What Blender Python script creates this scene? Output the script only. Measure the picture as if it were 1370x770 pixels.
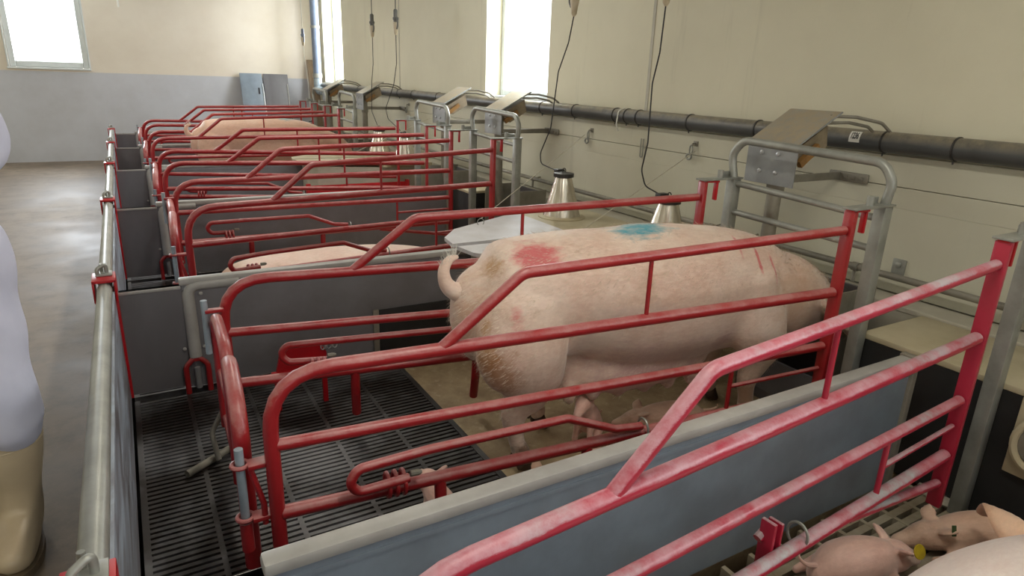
import bpy, bmesh, math, random
from mathutils import Vector, Matrix
from math import pi, sin, cos, radians as R

for o in list(bpy.data.objects):
    bpy.data.objects.remove(o)
sc = bpy.context.scene
COL = sc.collection
rnd = random.Random(4)

# ---------------------------------------------------------------- camera
F_PX = 868.3
PITCH, ROLL, YAW = R(17.874), R(2.014), R(30.71)
fw = Vector((sin(YAW) * cos(PITCH), cos(YAW) * cos(PITCH), -sin(PITCH)))
rt = Vector((cos(YAW), -sin(YAW), 0))
up = rt.cross(fw)
r2 = rt * cos(ROLL) + up * sin(ROLL)
u2 = -rt * sin(ROLL) + up * cos(ROLL)
cam = bpy.data.cameras.new('camera')
cam.sensor_width = 36
cam.lens = F_PX / 1370 * 36
cam.clip_start = 0.02
co = bpy.data.objects.new('camera', cam)
COL.objects.link(co)
m = Matrix((r2, u2, -fw)).transposed().to_4x4()
m.translation = (0, 0, 1.4)
co.matrix_world = m
sc.camera = co

# ---------------------------------------------------------------- world and light
w = bpy.data.worlds.new('world')
sc.world = w
w.use_nodes = True
bg = w.node_tree.nodes['Background']
bg.inputs[0].default_value = (0.93, 0.97, 1.0, 1)
bg.inputs[1].default_value = 2.2
sc.view_settings.view_transform = 'Standard'
sc.view_settings.look = 'None'
sc.view_settings.gamma = 1
sc.view_settings.use_curve_mapping = False
sc.view_settings.exposure = 0.0


def area(name, loc, rot, sx, sy, power, col=(1, 1, 1)):
    l = bpy.data.lights.new(name, 'AREA')
    l.shape = 'RECTANGLE'
    l.size, l.size_y = sx, sy
    l.energy = power
    l.color = col
    o = bpy.data.objects.new(name, l)
    COL.objects.link(o)
    o.location = loc
    o.rotation_euler = rot
    return o


DAY = (0.90, 0.95, 1.0)
WARM = (1.0, 0.93, 0.80)
# daylight coming in at the windows (each lamp fills its own window opening, outside the glass)
area('daylight_back_window', (-0.80, 12.3, 1.95), (R(-90), 0, 0), 1.0, 1.2, 130, DAY)
area('daylight_side_window', (3.5, 5.13, 1.95), (R(90), 0, R(90)), 1.05, 1.35, 85, DAY)
area('daylight_far_window', (3.5, 10.8, 1.95), (R(90), 0, R(90)), 0.9, 1.35, 95, DAY)
area('daylight_near_window', (3.5, -1.2, 1.95), (R(90), 0, R(90)), 1.05, 1.35, 75, DAY)

# ---------------------------------------------------------------- materials


def nt(name):
    mt = bpy.data.materials.new(name)
    mt.use_nodes = True
    n = mt.node_tree
    return mt, n, n.nodes['Principled BSDF']


def node(n, typ, **kw):
    x = n.nodes.new(typ)
    for k, v in kw.items():
        if k.startswith('_'):
            setattr(x, k[1:], v)
        else:
            x.inputs[k].default_value = v
    return x


def noise(n, scale, detail=4, rough=0.6, coord='Object', stretch=(1, 1, 1), dist=0.0):
    tc = n.nodes.new('ShaderNodeTexCoord')
    mp = n.nodes.new('ShaderNodeMapping')
    mp.inputs['Scale'].default_value = stretch
    n.links.new(tc.outputs[coord], mp.inputs[0])
    t = node(n, 'ShaderNodeTexNoise', Scale=scale, Detail=detail, Roughness=rough, Distortion=dist)
    n.links.new(mp.outputs[0], t.inputs['Vector'])
    return t


def ramp(n, src, a, b, ca=(0, 0, 0, 1), cb=(1, 1, 1, 1)):
    r = n.nodes.new('ShaderNodeValToRGB')
    r.color_ramp.elements[0].position = a
    r.color_ramp.elements[1].position = b
    r.color_ramp.elements[0].color = ca
    r.color_ramp.elements[1].color = cb
    n.links.new(src, r.inputs[0])
    return r


def mix(n, fac, a, b):
    x = n.nodes.new('ShaderNodeMix')
    x.data_type = 'RGBA'
    for s, i in ((fac, 0), (a, 6), (b, 7)):
        if isinstance(s, (int, float)):
            x.inputs[i].default_value = s
        elif isinstance(s, tuple):
            x.inputs[i].default_value = (*s[:3], 1)
        else:
            n.links.new(s, x.inputs[i])
    return x.outputs[2]


def bump(n, b, src, strength=0.2, dist=0.01):
    bp = n.nodes.new('ShaderNodeBump')
    bp.inputs['Strength'].default_value = strength
    bp.inputs['Distance'].default_value = dist
    n.links.new(src, bp.inputs['Height'])
    n.links.new(bp.outputs[0], b.inputs['Normal'])


def simple(name, c1, c2=None, scale=8, rough=0.6, metal=0, bmp=0.0, coat=0, stretch=(1, 1, 1), coord='Object', lo=0.35, hi=0.65, detail=5):
    mt, n, b = nt(name)
    t = noise(n, scale, detail, coord=coord, stretch=stretch)
    if c2 is None:
        c2 = tuple(x * 0.8 for x in c1)
    rp = ramp(n, t.outputs[0], lo, hi)
    n.links.new(mix(n, rp.outputs[0], c1, c2), b.inputs['Base Color'])
    b.inputs['Roughness'].default_value = rough
    b.inputs['Metallic'].default_value = metal
    b.inputs['Coat Weight'].default_value = coat
    if bmp:
        bump(n, b, t.outputs[0], bmp)
    return mt


def world_up(n, lo, hi):
    g = n.nodes.new('ShaderNodeNewGeometry')
    s = n.nodes.new('ShaderNodeSeparateXYZ')
    n.links.new(g.outputs['Normal'], s.inputs[0])
    return ramp(n, s.outputs[2], lo, hi)


def mult(n, a, b):
    x = n.nodes.new('ShaderNodeMath')
    x.operation = 'MULTIPLY'
    for i, s in enumerate((a, b)):
        if isinstance(s, (int, float)):
            x.inputs[i].default_value = s
        else:
            n.links.new(s, x.inputs[i])
    return x.outputs[0]


def red_paint(name, dust, wear, red=(0.30, 0.010, 0.014), dustcol=(0.50, 0.27, 0.25)):
    """red enamel; dry dust lying on the upper side of the tubes, bare zinc patches where it is worn"""
    mt, n, b = nt(name)
    base = ramp(n, noise(n, 6, 5).outputs[0], 0.3, 0.7, (*red, 1), (red[0] * 1.25, red[1] * 2, red[2] * 1.6, 1)).outputs[0]
    g = n.nodes.new('ShaderNodeNewGeometry')
    sp = n.nodes.new('ShaderNodeSeparateXYZ')
    n.links.new(g.outputs['Normal'], sp.inputs[0])
    # ragged border between dusty top and clean underside
    rag = noise(n, 30, 8, 0.8, stretch=(0.5, 2, 2))
    m1 = mult(n, rag.outputs[0], 1.1)
    ad = n.nodes.new('ShaderNodeMath')
    n.links.new(m1, ad.inputs[0])
    n.links.new(sp.outputs[2], ad.inputs[1])
    edge = ramp(n, ad.outputs[0], *((0.80, 1.00) if wear else (0.75, 1.45)))
    patch = ramp(n, noise(n, 9, 6, 0.7).outputs[0], 0.30, 0.60)
    d = mult(n, mult(n, edge.outputs[0], patch.outputs[0]), dust)
    if wear:
        big = ramp(n, noise(n, 2.1, 4, 0.6).outputs[0], 0.47, 0.60)
        dustc = mix(n, big.outputs[0], dustcol, (0.42, 0.46, 0.47))
        c = mix(n, d, base, dustc)
        chips = ramp(n, noise(n, 34, 8, 0.8, stretch=(0.6, 1, 1)).outputs[0], 0.66, 0.69)
        c = mix(n, mult(n, chips.outputs[0], 0.8), c, (0.22, 0.02, 0.02))
    else:
        c = mix(n, d, base, dustcol)
    n.links.new(c, b.inputs['Base Color'])
    rr = ramp(n, d, 0.0, 0.8, (0.30, 0.30, 0.30, 1), (0.48, 0.48, 0.48, 1))
    n.links.new(rr.outputs[0], b.inputs['Roughness'])
    b.inputs['Specular IOR Level'].default_value = 0.6
    bump(n, b, noise(n, 40, 3).outputs[0], 0.08, 0.003)
    return mt


M = {}
M['red'] = red_paint('red_paint', 0.62, 0.0, (0.30, 0.010, 0.014), (0.50, 0.27, 0.25))
M['red_worn'] = red_paint('red_paint_worn', 0.9, 1.0, (0.36, 0.012, 0.035), (0.56, 0.31, 0.35))
M['red_bright'] = simple('red_plastic', (0.50, 0.008, 0.012), (0.40, 0.008, 0.015), 10, 0.35)
M['galv'] = simple('galvanized_steel', (0.36, 0.365, 0.33), (0.26, 0.265, 0.235), 9, 0.42, 0.4, 0.05, detail=8)
M['galv_dull'] = simple('dull_galvanized_steel', (0.30, 0.28, 0.23), (0.20, 0.185, 0.15), 7, 0.55, 0.25, 0.05, detail=8)
M['steel'] = simple('stainless_sheet', (0.40, 0.38, 0.33), (0.34, 0.32, 0.27), 5, 0.42, 0.25)
M['pvc_mid'] = simple('mid_grey_pvc', (0.205, 0.205, 0.22), (0.155, 0.15, 0.155), 3, 0.4, 0, 0.02, detail=8)
M['pvc'] = simple('grey_pvc', (0.22, 0.27, 0.32), (0.17, 0.20, 0.235), 5, 0.38, 0, 0.03, detail=8)
M['pvc_cap'] = simple('pale_grey_pvc', (0.42, 0.41, 0.385), (0.33, 0.32, 0.30), 7, 0.42)
M['pvc_brown'] = simple('dull_grey_pvc', (0.17, 0.165, 0.175), (0.12, 0.115, 0.12), 3, 0.45, 0, 0.02, stretch=(1, 1, 0.3))
M['pipe_dark'] = simple('dark_grey_pipe', (0.085, 0.085, 0.08), (0.12, 0.115, 0.10), 6, 0.45)
M['pipe_blue'] = simple('blue_grey_pipe', (0.16, 0.20, 0.28), (0.13, 0.16, 0.22), 6, 0.35)
M['black'] = simple('black_rubber', (0.012, 0.012, 0.012), (0.02, 0.02, 0.02), 8, 0.6)
M['black_pl'] = simple('black_plastic', (0.02, 0.02, 0.022), (0.04, 0.035, 0.03), 20, 0.4)
M['cream_pl'] = simple('cream_plastic', (0.50, 0.44, 0.30), (0.42, 0.36, 0.23), 5, 0.5)
M['ivory_pl'] = simple('ivory_plastic', (0.62, 0.54, 0.40), (0.5, 0.42, 0.28), 20, 0.4)
M['white_lid'] = simple('white_lid_plastic', (0.66, 0.65, 0.68), (0.55, 0.53, 0.53), 6, 0.45, detail=8)
M['orange_pl'] = simple('orange_plastic', (0.33, 0.17, 0.05), (0.22, 0.11, 0.03), 20, 0.45)
M['hot'] = simple('pink_heat_glass', (0.8, 0.5, 0.45), (0.8, 0.3, 0.25), 9, 0.2)
M['string'] = simple('pale_string', (0.62, 0.58, 0.48), (0.5, 0.45, 0.35), 60, 0.8)
M['paper'] = simple('white_paper', (0.75, 0.74, 0.68), (0.7, 0.69, 0.62), 6, 0.5)
M['ink'] = simple('black_ink', (0.01, 0.01, 0.01), (0.02, 0.02, 0.02), 6, 0.5)
M['cord_black'] = simple('black_cord', (0.012, 0.01, 0.01), (0.02, 0.02, 0.02), 6, 0.5)
M['brown_board'] = simple('brown_board', (0.27, 0.19, 0.12), (0.2, 0.14, 0.09), 5, 0.6)
M['tag_yellow'] = simple('yellow_tag', (0.55, 0.42, 0.02), (0.4, 0.3, 0.02), 40, 0.4)
M['tag_green'] = simple('green_tag', (0.05, 0.10, 0.03), (0.03, 0.06, 0.02), 40, 0.5)
M['foil'] = simple('hammered_aluminium', (0.80, 0.74, 0.64), (0.55, 0.50, 0.42), 16, 0.24, 0.9, 0.5, stretch=(1, 1, 0.25), detail=2)
M['boot'] = simple('beige_rubber', (0.56, 0.46, 0.31), (0.48, 0.38, 0.25), 4, 0.36, 0, 0.03)
M['boot_sole'] = simple('tan_sole', (0.22, 0.17, 0.10), (0.15, 0.11, 0.07), 12, 0.6)
M['coverall'] = simple('lilac_white_cloth', (0.62, 0.63, 0.76), (0.56, 0.57, 0.70), 7, 0.85, 0, 0.1)
M['skin'] = simple('human_skin', (0.6, 0.36, 0.27), (0.52, 0.3, 0.22), 8, 0.5)
M['hair'] = simple('brown_hair', (0.10, 0.06, 0.035), (0.06, 0.035, 0.02), 30, 0.6)
M['pit'] = simple('slurry_pit', (0.008, 0.006, 0.005), (0.015, 0.012, 0.01), 5, 0.8)
M['slat'] = simple('dirty_grey_slat', (0.15, 0.15, 0.155), (0.024, 0.018, 0.015), 1.7, 0.42, 0.1, 0.1, coord='Object', lo=0.40, hi=0.53, detail=9)
M['slat_cream'] = simple('cream_slat', (0.42, 0.37, 0.27), (0.25, 0.20, 0.13), 6, 0.5, 0, 0.1, detail=8)
M['window_frame'] = simple('window_frame_paint', (0.70, 0.74, 0.74), (0.62, 0.66, 0.66), 6, 0.4)
M['alu'] = simple('bright_zinc', (0.62, 0.64, 0.66), (0.45, 0.46, 0.46), 12, 0.3, 0.6)
M['pale_blue'] = simple('zinc_pin', (0.36, 0.43, 0.48), (0.28, 0.33, 0.37), 12, 0.45, 0.3)
M['bristle'] = simple('pale_bristle', (0.80, 0.70, 0.58), (0.68, 0.55, 0.42), 30, 0.6)
M['hoof'] = simple('hoof_horn', (0.09, 0.055, 0.035), (0.05, 0.03, 0.02), 20, 0.6)


def dusty(name, base, dustcol, rough=0.45, metal=0.0, amount=0.85, lo=0.2, hi=0.9):
    mt, n, b = nt(name)
    c0 = mix(n, ramp(n, noise(n, 7, 6).outputs[0], 0.35, 0.65).outputs[0], base, tuple(x * 0.75 for x in base))
    upf = world_up(n, lo, hi)
    dn = ramp(n, noise(n, 20, 6, 0.7).outputs[0], 0.2, 0.6)
    c = mix(n, mult(n, mult(n, upf.outputs[0], dn.outputs[0]), amount), c0, dustcol)
    n.links.new(c, b.inputs['Base Color'])
    b.inputs['Roughness'].default_value = rough
    b.inputs['Metallic'].default_value = metal
    return mt


M['feed_pipe'] = dusty('dusty_dark_pipe', (0.075, 0.078, 0.078), (0.27, 0.23, 0.16), 0.4, lo=-0.1, hi=0.75)
M['cover'] = dusty('dusty_steel_cover', (0.34, 0.35, 0.35), (0.40, 0.33, 0.23), 0.42, 0.2, 1.0, 0.1, 0.6)
M['feed_box'] = simple('tan_feed_box', (0.30, 0.24, 0.16), (0.18, 0.14, 0.09), 14, 0.6)


def wall_mat(name, top, stain, plank=False):
    mt, n, b = nt(name)
    t = noise(n, 1.1, 8, 0.6)
    t2 = noise(n, 60, 3)
    c = mix(n, ramp(n, t.outputs[0], 0.35, 0.7).outputs[0], top, stain)
    v = noise(n, 2.5, 6, 0.7, stretch=(1, 3.0, 0.25))
    c = mix(n, mult(n, ramp(n, v.outputs[0], 0.60, 0.8).outputs[0], 0.45), c, tuple(x * 0.62 for x in stain))
    n.links.new(c, b.inputs['Base Color'])
    b.inputs['Roughness'].default_value = 0.62
    bump(n, b, t2.outputs[0], 0.12, 0.004)
    return mt


M['wall'] = wall_mat('cream_plaster', (0.71, 0.67, 0.51), (0.64, 0.60, 0.45))
M['plank'] = wall_mat('cream_wall_boards', (0.60, 0.58, 0.46), (0.52, 0.50, 0.39))
M['ledge'] = simple('pale_ledge', (0.50, 0.47, 0.38), (0.42, 0.39, 0.31), 6, 0.5)
M['ceiling'] = simple('white_ceiling', (0.66, 0.66, 0.62), (0.6, 0.6, 0.56), 3, 0.7)


def back_wall_mat():
    mt, n, b = nt('two_tone_plaster')
    g = n.nodes.new('ShaderNodeNewGeometry')
    s = n.nodes.new('ShaderNodeSeparateXYZ')
    n.links.new(g.outputs['Position'], s.inputs[0])
    st = n.nodes.new('ShaderNodeMath')
    st.operation = 'GREATER_THAN'
    n.links.new(s.outputs[2], st.inputs[0])
    st.inputs[1].default_value = 1.275
    t = noise(n, 1.3, 8, 0.65)
    upc = mix(n, ramp(n, t.outputs[0], 0.35, 0.7).outputs[0], (0.78, 0.71, 0.60), (0.70, 0.62, 0.51))
    loc = mix(n, ramp(n, t.outputs[0], 0.4, 0.75).outputs[0], (0.56, 0.57, 0.61), (0.47, 0.47, 0.49))
    n.links.new(mix(n, st.outputs[0], loc, upc), b.inputs['Base Color'])
    b.inputs['Roughness'].default_value = 0.6
    return mt


M['back_wall'] = back_wall_mat()


def floor_mat():
    mt, n, b = nt('damp_concrete')
    t = noise(n, 0.9, 9, 0.62)
    t2 = noise(n, 5.5, 8, 0.7)
    c = mix(n, ramp(n, t.outputs[0], 0.35, 0.68).outputs[0], (0.13, 0.092, 0.06), (0.31, 0.25, 0.19))
    c = mix(n, ramp(n, t2.outputs[0], 0.45, 0.75).outputs[0], c, (0.10, 0.078, 0.058))
    n.links.new(c, b.inputs['Base Color'])
    rr = ramp(n, t.outputs[0], 0.35, 0.6, (0.48, 0.48, 0.48, 1), (0.62, 0.62, 0.62, 1))
    n.links.new(rr.outputs[0], b.inputs['Roughness'])
    bump(n, b, t2.outputs[0], 0.12, 0.01)
    return mt


M['floor'] = floor_mat()


def pen_floor_mat():
    mt, n, b = nt('soiled_pen_concrete')
    t = noise(n, 4, 9, 0.7)
    t2 = noise(n, 18, 8, 0.7)
    c = mix(n, ramp(n, t.outputs[0], 0.35, 0.65).outputs[0], (0.46, 0.36, 0.21), (0.24, 0.165, 0.09))
    c = mix(n, ramp(n, t2.outputs[0], 0.55, 0.75).outputs[0], c, (0.55, 0.45, 0.30))
    n.links.new(c, b.inputs['Base Color'])
    b.inputs['Roughness'].default_value = 0.6
    bump(n, b, t2.outputs[0], 0.5, 0.01)
    return mt


M['pen_floor'] = pen_floor_mat()


def gate_sheet_mat():
    mt, n, b = nt('smeared_blue_grey_sheet')
    t = noise(n, 4, 6, 0.6, stretch=(1, 0.5, 3), dist=1.2)
    c = mix(n, ramp(n, t.outputs[0], 0.35, 0.62).outputs[0], (0.50, 0.58, 0.68), (0.20, 0.19, 0.21))
    n.links.new(c, b.inputs['Base Color'])
    b.inputs['Roughness'].default_value = 0.35
    return mt


M['gate_sheet'] = gate_sheet_mat()


def glass_mat():
    mt, n, b = nt('window_glass')
    out = n.nodes['Material Output']
    tr = n.nodes.new('ShaderNodeBsdfTransparent')
    gl = n.nodes.new('ShaderNodeBsdfGlossy')
    gl.inputs['Roughness'].default_value = 0.02
    mx = n.nodes.new('ShaderNodeMixShader')
    mx.inputs[0].default_value = 0.05
    n.links.new(tr.outputs[0], mx.inputs[1])
    n.links.new(gl.outputs[0], mx.inputs[2])
    n.links.new(mx.outputs[0], out.inputs[0])
    return mt


M['glass'] = glass_mat()


def pig_mat(name, base=(0.68, 0.46, 0.36), pale=(0.80, 0.66, 0.56), dirt=(0.40, 0.24, 0.13), marks=(), dirty=0.6):
    """pig skin in object space; marks = (centre, half sizes, colour, strength) patches of spray, dirt, skin tone and painted belly shade"""
    mt, n, b = nt(name)
    tc = n.nodes.new('ShaderNodeTexCoord')
    t = noise(n, 3.5, 6, 0.6)
    fine = noise(n, 90, 3, 0.7, stretch=(0.35, 1, 1))
    c = mix(n, ramp(n, t.outputs[0], 0.35, 0.65).outputs[0], base, pale)
    c = mix(n, mult(n, ramp(n, fine.outputs[0], 0.4, 0.7).outputs[0], 0.35), c, tuple(min(1, x * 1.25) for x in pale))
    dn = noise(n, 5, 8, 0.7)
    c = mix(n, mult(n, ramp(n, dn.outputs[0], 0.58, 0.75).outputs[0], dirty), c, dirt)
    for ctr, half, colr, strg in marks:
        mp = n.nodes.new('ShaderNodeMapping')
        mp.inputs['Location'].default_value = tuple(-ctr[i] / half[i] for i in range(3))
        mp.inputs['Scale'].default_value = tuple(1 / h for h in half)
        wob = noise(n, 26, 4, 0.7, stretch=(0.4, 1, 1))
        n.links.new(tc.outputs['Object'], mp.inputs[0])
        ln = n.nodes.new('ShaderNodeVectorMath')
        ln.operation = 'LENGTH'
        n.links.new(mp.outputs[0], ln.inputs[0])
        ad = n.nodes.new('ShaderNodeMath')
        ad.operation = 'ADD'
        n.links.new(ln.outputs['Value'], ad.inputs[0])
        mm = mult(n, wob.outputs[0], 0.9)
        n.links.new(mm, ad.inputs[1])
        rp = ramp(n, ad.outputs[0], 0.70, 1.50, (1, 1, 1, 1), (0, 0, 0, 1))
        c = mix(n, mult(n, rp.outputs[0], strg), c, colr)
    n.links.new(c, b.inputs['Base Color'])
    b.inputs['Roughness'].default_value = 0.55
    b.inputs['Subsurface Weight'].default_value = 0.12
    b.inputs['Subsurface Radius'].default_value = (0.02, 0.008, 0.005)
    b.inputs['Sheen Weight'].default_value = 0.35
    b.inputs['Sheen Roughness'].default_value = 0.5
    bump(n, b, fine.outputs[0], 0.35, 0.004)
    return mt


BLUE = (0.05, 0.33, 0.42)
MRED = (0.62, 0.08, 0.10)
MUCK = (0.50, 0.26, 0.08)
M['sow'] = pig_mat('sow_skin', marks=(
    ((1.45, -0.10, 0.55), (0.42, 0.35, 0.40), (0.62, 0.37, 0.22), 0.6),
    ((0.02, -0.05, 0.55), (0.22, 0.30, 0.35), (0.66, 0.38, 0.24), 0.65),
    ((0.72, -0.05, 0.92), (0.36, 0.26, 0.13), BLUE, 1.0),
    ((0.24, -0.11, 0.82), (0.22, 0.17, 0.12), MRED, 0.85),
    ((0.13, -0.20, 0.60), (0.06, 0.08, 0.18), MRED, 0.6),
    ((1.25, -0.15, 0.76), (0.020, 0.14, 0.15), MRED, 0.8),
    ((1.33, -0.15, 0.72), (0.018, 0.14, 0.15), MRED, 0.7),
    ((1.16, -0.10, 0.80), (0.018, 0.14, 0.12), MRED, 0.65),
    ((0.04, -0.16, 0.50), (0.10, 0.15, 0.22), MUCK, 0.85),
    ((0.10, -0.06, 0.78), (0.11, 0.12, 0.09), MUCK, 0.7),
    ((0.34, -0.18, 0.30), (0.20, 0.18, 0.16), (0.50, 0.25, 0.20), 0.85),
    ((0.75, -0.12, 0.28), (0.62, 0.25, 0.20), (0.50, 0.27, 0.26), 0.8),  # mauve belly, its shade put into the colour
    ((0.78, -0.22, 0.38), (0.85, 0.35, 0.24), (0.56, 0.36, 0.33), 0.7),  # shade of the lower flank painted in, along with the mauve mottling
    ((0.06, -0.20, 0.42), (0.22, 0.22, 0.26), (0.46, 0.22, 0.10), 0.75),
    ((0.62, -0.15, 0.62), (0.5, 0.3, 0.10), (0.60, 0.46, 0.42), 0.45),
    ((1.10, -0.22, 0.42), (0.14, 0.14, 0.16), (0.50, 0.26, 0.22), 0.7),
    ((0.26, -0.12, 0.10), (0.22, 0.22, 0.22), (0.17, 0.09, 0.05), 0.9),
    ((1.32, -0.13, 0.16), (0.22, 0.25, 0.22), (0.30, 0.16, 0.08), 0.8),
))
M['sow_far'] = pig_mat('distant_sow_skin', (0.66, 0.40, 0.28), (0.74, 0.50, 0.38), marks=(
    ((1.05, 0.0, 0.90), (0.30, 0.30, 0.12), (0.12, 0.30, 0.33), 0.95),))
M['sow_plain'] = pig_mat('plain_sow_skin', (0.70, 0.48, 0.38), (0.80, 0.64, 0.54), marks=(
    ((0.1, 0, 0.3), (0.3, 0.3, 0.2), MUCK, 0.4),))
M['sow_pale'] = pig_mat('pale_sow_skin', (0.78, 0.62, 0.55), (0.84, 0.72, 0.66), dirty=0.15)
M['piglet'] = pig_mat('piglet_skin', (0.72, 0.42, 0.34), (0.80, 0.55, 0.46), (0.5, 0.3, 0.2), dirty=0.4)
M['piglet_brown'] = pig_mat('brownish_piglet_skin', (0.58, 0.36, 0.25), (0.66, 0.46, 0.34), (0.30, 0.17, 0.10), dirty=0.8)
M['ear_skin'] = pig_mat('crusty_ear_skin', (0.62, 0.36, 0.22), (0.74, 0.50, 0.34), (0.40, 0.17, 0.06), dirty=0.9)

# ---------------------------------------------------------------- mesh helpers


def obj(name, bm, mt, parent=None, smooth=True, loc=None, rot=None, angle=40):
    me = bpy.data.meshes.new(name)
    bmesh.ops.recalc_face_normals(bm, faces=bm.faces)
    if smooth:
        for f in bm.faces:
            f.smooth = True
        ca = cos(R(angle))
        for e in bm.edges:
            if len(e.link_faces) == 2 and e.link_faces[0].normal.dot(e.link_faces[1].normal) < ca:
                e.smooth = False
    bm.to_mesh(me)
    bm.free()
    me.materials.append(mt)
    o = bpy.data.objects.new(name, me)
    COL.objects.link(o)
    if parent:
        o.parent = parent
    if loc:
        o.location = loc
    if rot:
        o.rotation_euler = rot
    return o


def empty(name, loc=(0, 0, 0), rz=0, parent=None):
    o = bpy.data.objects.new(name, None)
    o.empty_display_size = 0.1
    COL.objects.link(o)
    o.location = loc
    o.rotation_euler = (0, 0, rz)
    if parent:
        o.parent = parent
    return o


def tag(o, label=None, cat=None, group=None, kind=None):
    for k, v in (('label', label), ('category', cat), ('group', group), ('kind', kind)):
        if v:
            o[k] = v
    return o


def struct(o):
    o['kind'] = 'structure'
    return o


def kids(o, allobs):
    return [c for c in allobs if c.parent == o]


def copy_tree(o, parent=None):
    snap = list(COL.objects)

    def rec(src, par):
        c = src.copy()
        COL.objects.link(c)
        c.parent = par
        for ch in kids(src, snap):
            rec(ch, c)
        return c
    return rec(o, parent)


def box(bm, lo, hi, mat=None, bev=0.0):
    g = bmesh.ops.create_cube(bm, size=1)
    vs = g['verts']
    s = [hi[i] - lo[i] for i in range(3)]
    c = [(hi[i] + lo[i]) / 2 for i in range(3)]
    for v in vs:
        p = Vector((v.co[0] * s[0], v.co[1] * s[1], v.co[2] * s[2]))
        v.co = p + Vector(c)
    if bev:
        es = list({e for v in vs for e in v.link_edges})
        r = bmesh.ops.bevel(bm, geom=es, offset=bev, segments=2, affect='EDGES', profile=0.5)
        vs = list({v for f in r['faces'] for v in f.verts} | {v for v in vs if v.is_valid})
    if mat:
        bmesh.ops.transform(bm, matrix=mat, verts=[v for v in vs if v.is_valid])
    return vs


def prism(bm, poly, z0, z1, bev=0.0):
    """poly in xy, extruded z0..z1"""
    a = [bm.verts.new((x, y, z0)) for x, y in poly]
    b = [bm.verts.new((x, y, z1)) for x, y in poly]
    n = len(poly)
    bm.faces.new(a[::-1])
    bm.faces.new(b)
    for i in range(n):
        bm.faces.new((a[i], a[(i + 1) % n], b[(i + 1) % n], b[i]))


def prism_y(bm, poly, y0, y1):
    """poly in xz, extruded along y"""
    a = [bm.verts.new((x, y0, z)) for x, z in poly]
    b = [bm.verts.new((x, y1, z)) for x, z in poly]
    n = len(poly)
    bm.faces.new(a)
    bm.faces.new(b[::-1])
    for i in range(n):
        bm.faces.new((a[i], b[i], b[(i + 1) % n], a[(i + 1) % n]))


def fillet(pts, rad, n=6):
    pts = [Vector(p) for p in pts]
    if rad <= 0 or len(pts) < 3:
        return pts
    out = [pts[0]]
    for i in range(1, len(pts) - 1):
        p, a, b = pts[i], pts[i - 1], pts[i + 1]
        da, db = (a - p), (b - p)
        la, lb = da.length, db.length
        da.normalize(); db.normalize()
        ang = da.angle(db, pi)
        if ang > pi - 0.05:
            out.append(p)
            continue
        t = min(rad / math.tan(ang / 2), la * 0.48, lb * 0.48)
        p0, p2 = p + da * t, p + db * t
        for k in range(n + 1):
            s = k / n
            q = p0 * (1 - s) ** 2 + p * 2 * s * (1 - s) + p2 * s * s
            # pull towards an arc
            out.append(q)
    out.append(pts[-1])
    return out


def tube(bm, pts, r, rad=0.0, seg=12, closed=False, radii=None, cap=True):
    pts = fillet(pts, rad) if not closed else [Vector(p) for p in pts]
    n = len(pts)
    rr = radii if radii else [r] * n
    rings = []
    nrm = None
    for i in range(n):
        if closed:
            t = (pts[(i + 1) % n] - pts[i - 1]).normalized()
        elif i == 0:
            t = (pts[1] - pts[0]).normalized()
        elif i == n - 1:
            t = (pts[-1] - pts[-2]).normalized()
        else:
            t = ((pts[i + 1] - pts[i]).normalized() + (pts[i] - pts[i - 1]).normalized()).normalized()
        if nrm is None:
            nrm = t.cross(Vector((0, 0, 1)))
            if nrm.length < 0.1:
                nrm = t.cross(Vector((0, 1, 0)))
            nrm.normalize()
        else:
            nrm = (nrm - t * nrm.dot(t))
            if nrm.length < 1e-6:
                nrm = t.orthogonal()
            nrm.normalize()
        bn = t.cross(nrm)
        rings.append([bm.verts.new(pts[i] + (nrm * cos(2 * pi * k / seg) + bn * sin(2 * pi * k / seg)) * rr[i]) for k in range(seg)])
    for i in range(n - 1 if not closed else n):
        a, b = rings[i], rings[(i + 1) % n]
        for k in range(seg):
            bm.faces.new((a[k], a[(k + 1) % seg], b[(k + 1) % seg], b[k]))
    if not closed and cap:
        bm.faces.new(rings[0][::-1])
        bm.faces.new(rings[-1])
    return rings


def lathe(bm, prof, seg=24, ctr=(0, 0, 0), capb=True, capt=True):
    rings = []
    for r, z in prof:
        rings.append([bm.verts.new((ctr[0] + r * cos(2 * pi * k / seg), ctr[1] + r * sin(2 * pi * k / seg), ctr[2] + z)) for k in range(seg)])
    for a, b in zip(rings, rings[1:]):
        for k in range(seg):
            bm.faces.new((a[k], a[(k + 1) % seg], b[(k + 1) % seg], b[k]))
    if capb:
        bm.faces.new(rings[0][::-1])
    if capt:
        bm.faces.new(rings[-1])


def bolt(bm, p, axis, r=0.008, h=0.008):
    a = Vector(axis).normalized()
    p = Vector(p)
    tube(bm, [p - a * 0.001, p + a * h * 0.7, p + a * h], r, seg=8, radii=[r, r, r * 0.6])


def NB():
    return bmesh.new()


# ================================================================= SETTING
XW, YB = 3.0, 11.8
XL, YF, ZC = -2.7, -2.6, 2.75
GX = -0.13                     # the line of pen gates along the aisle
DIV = [1.085, 3.03, 4.93, 6.85, 8.74, 10.6]
ZD = 0.53

# floor of the aisle (pens lie beyond the gates)
bm = NB()
box(bm, (XL, YF, -0.6), (GX - 0.04, YB, 0))
box(bm, (GX - 0.04, DIV[-1] + 0.02, -0.25), (XW, YB, 0))
struct(obj('floor', bm, M['floor'], smooth=False))

bm = NB()
box(bm, (XL - 0.3, YF, ZC), (XW + 0.5, YB + 0.3, ZC + 0.15))
struct(obj('ceiling', bm, M['ceiling'], smooth=False))

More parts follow.
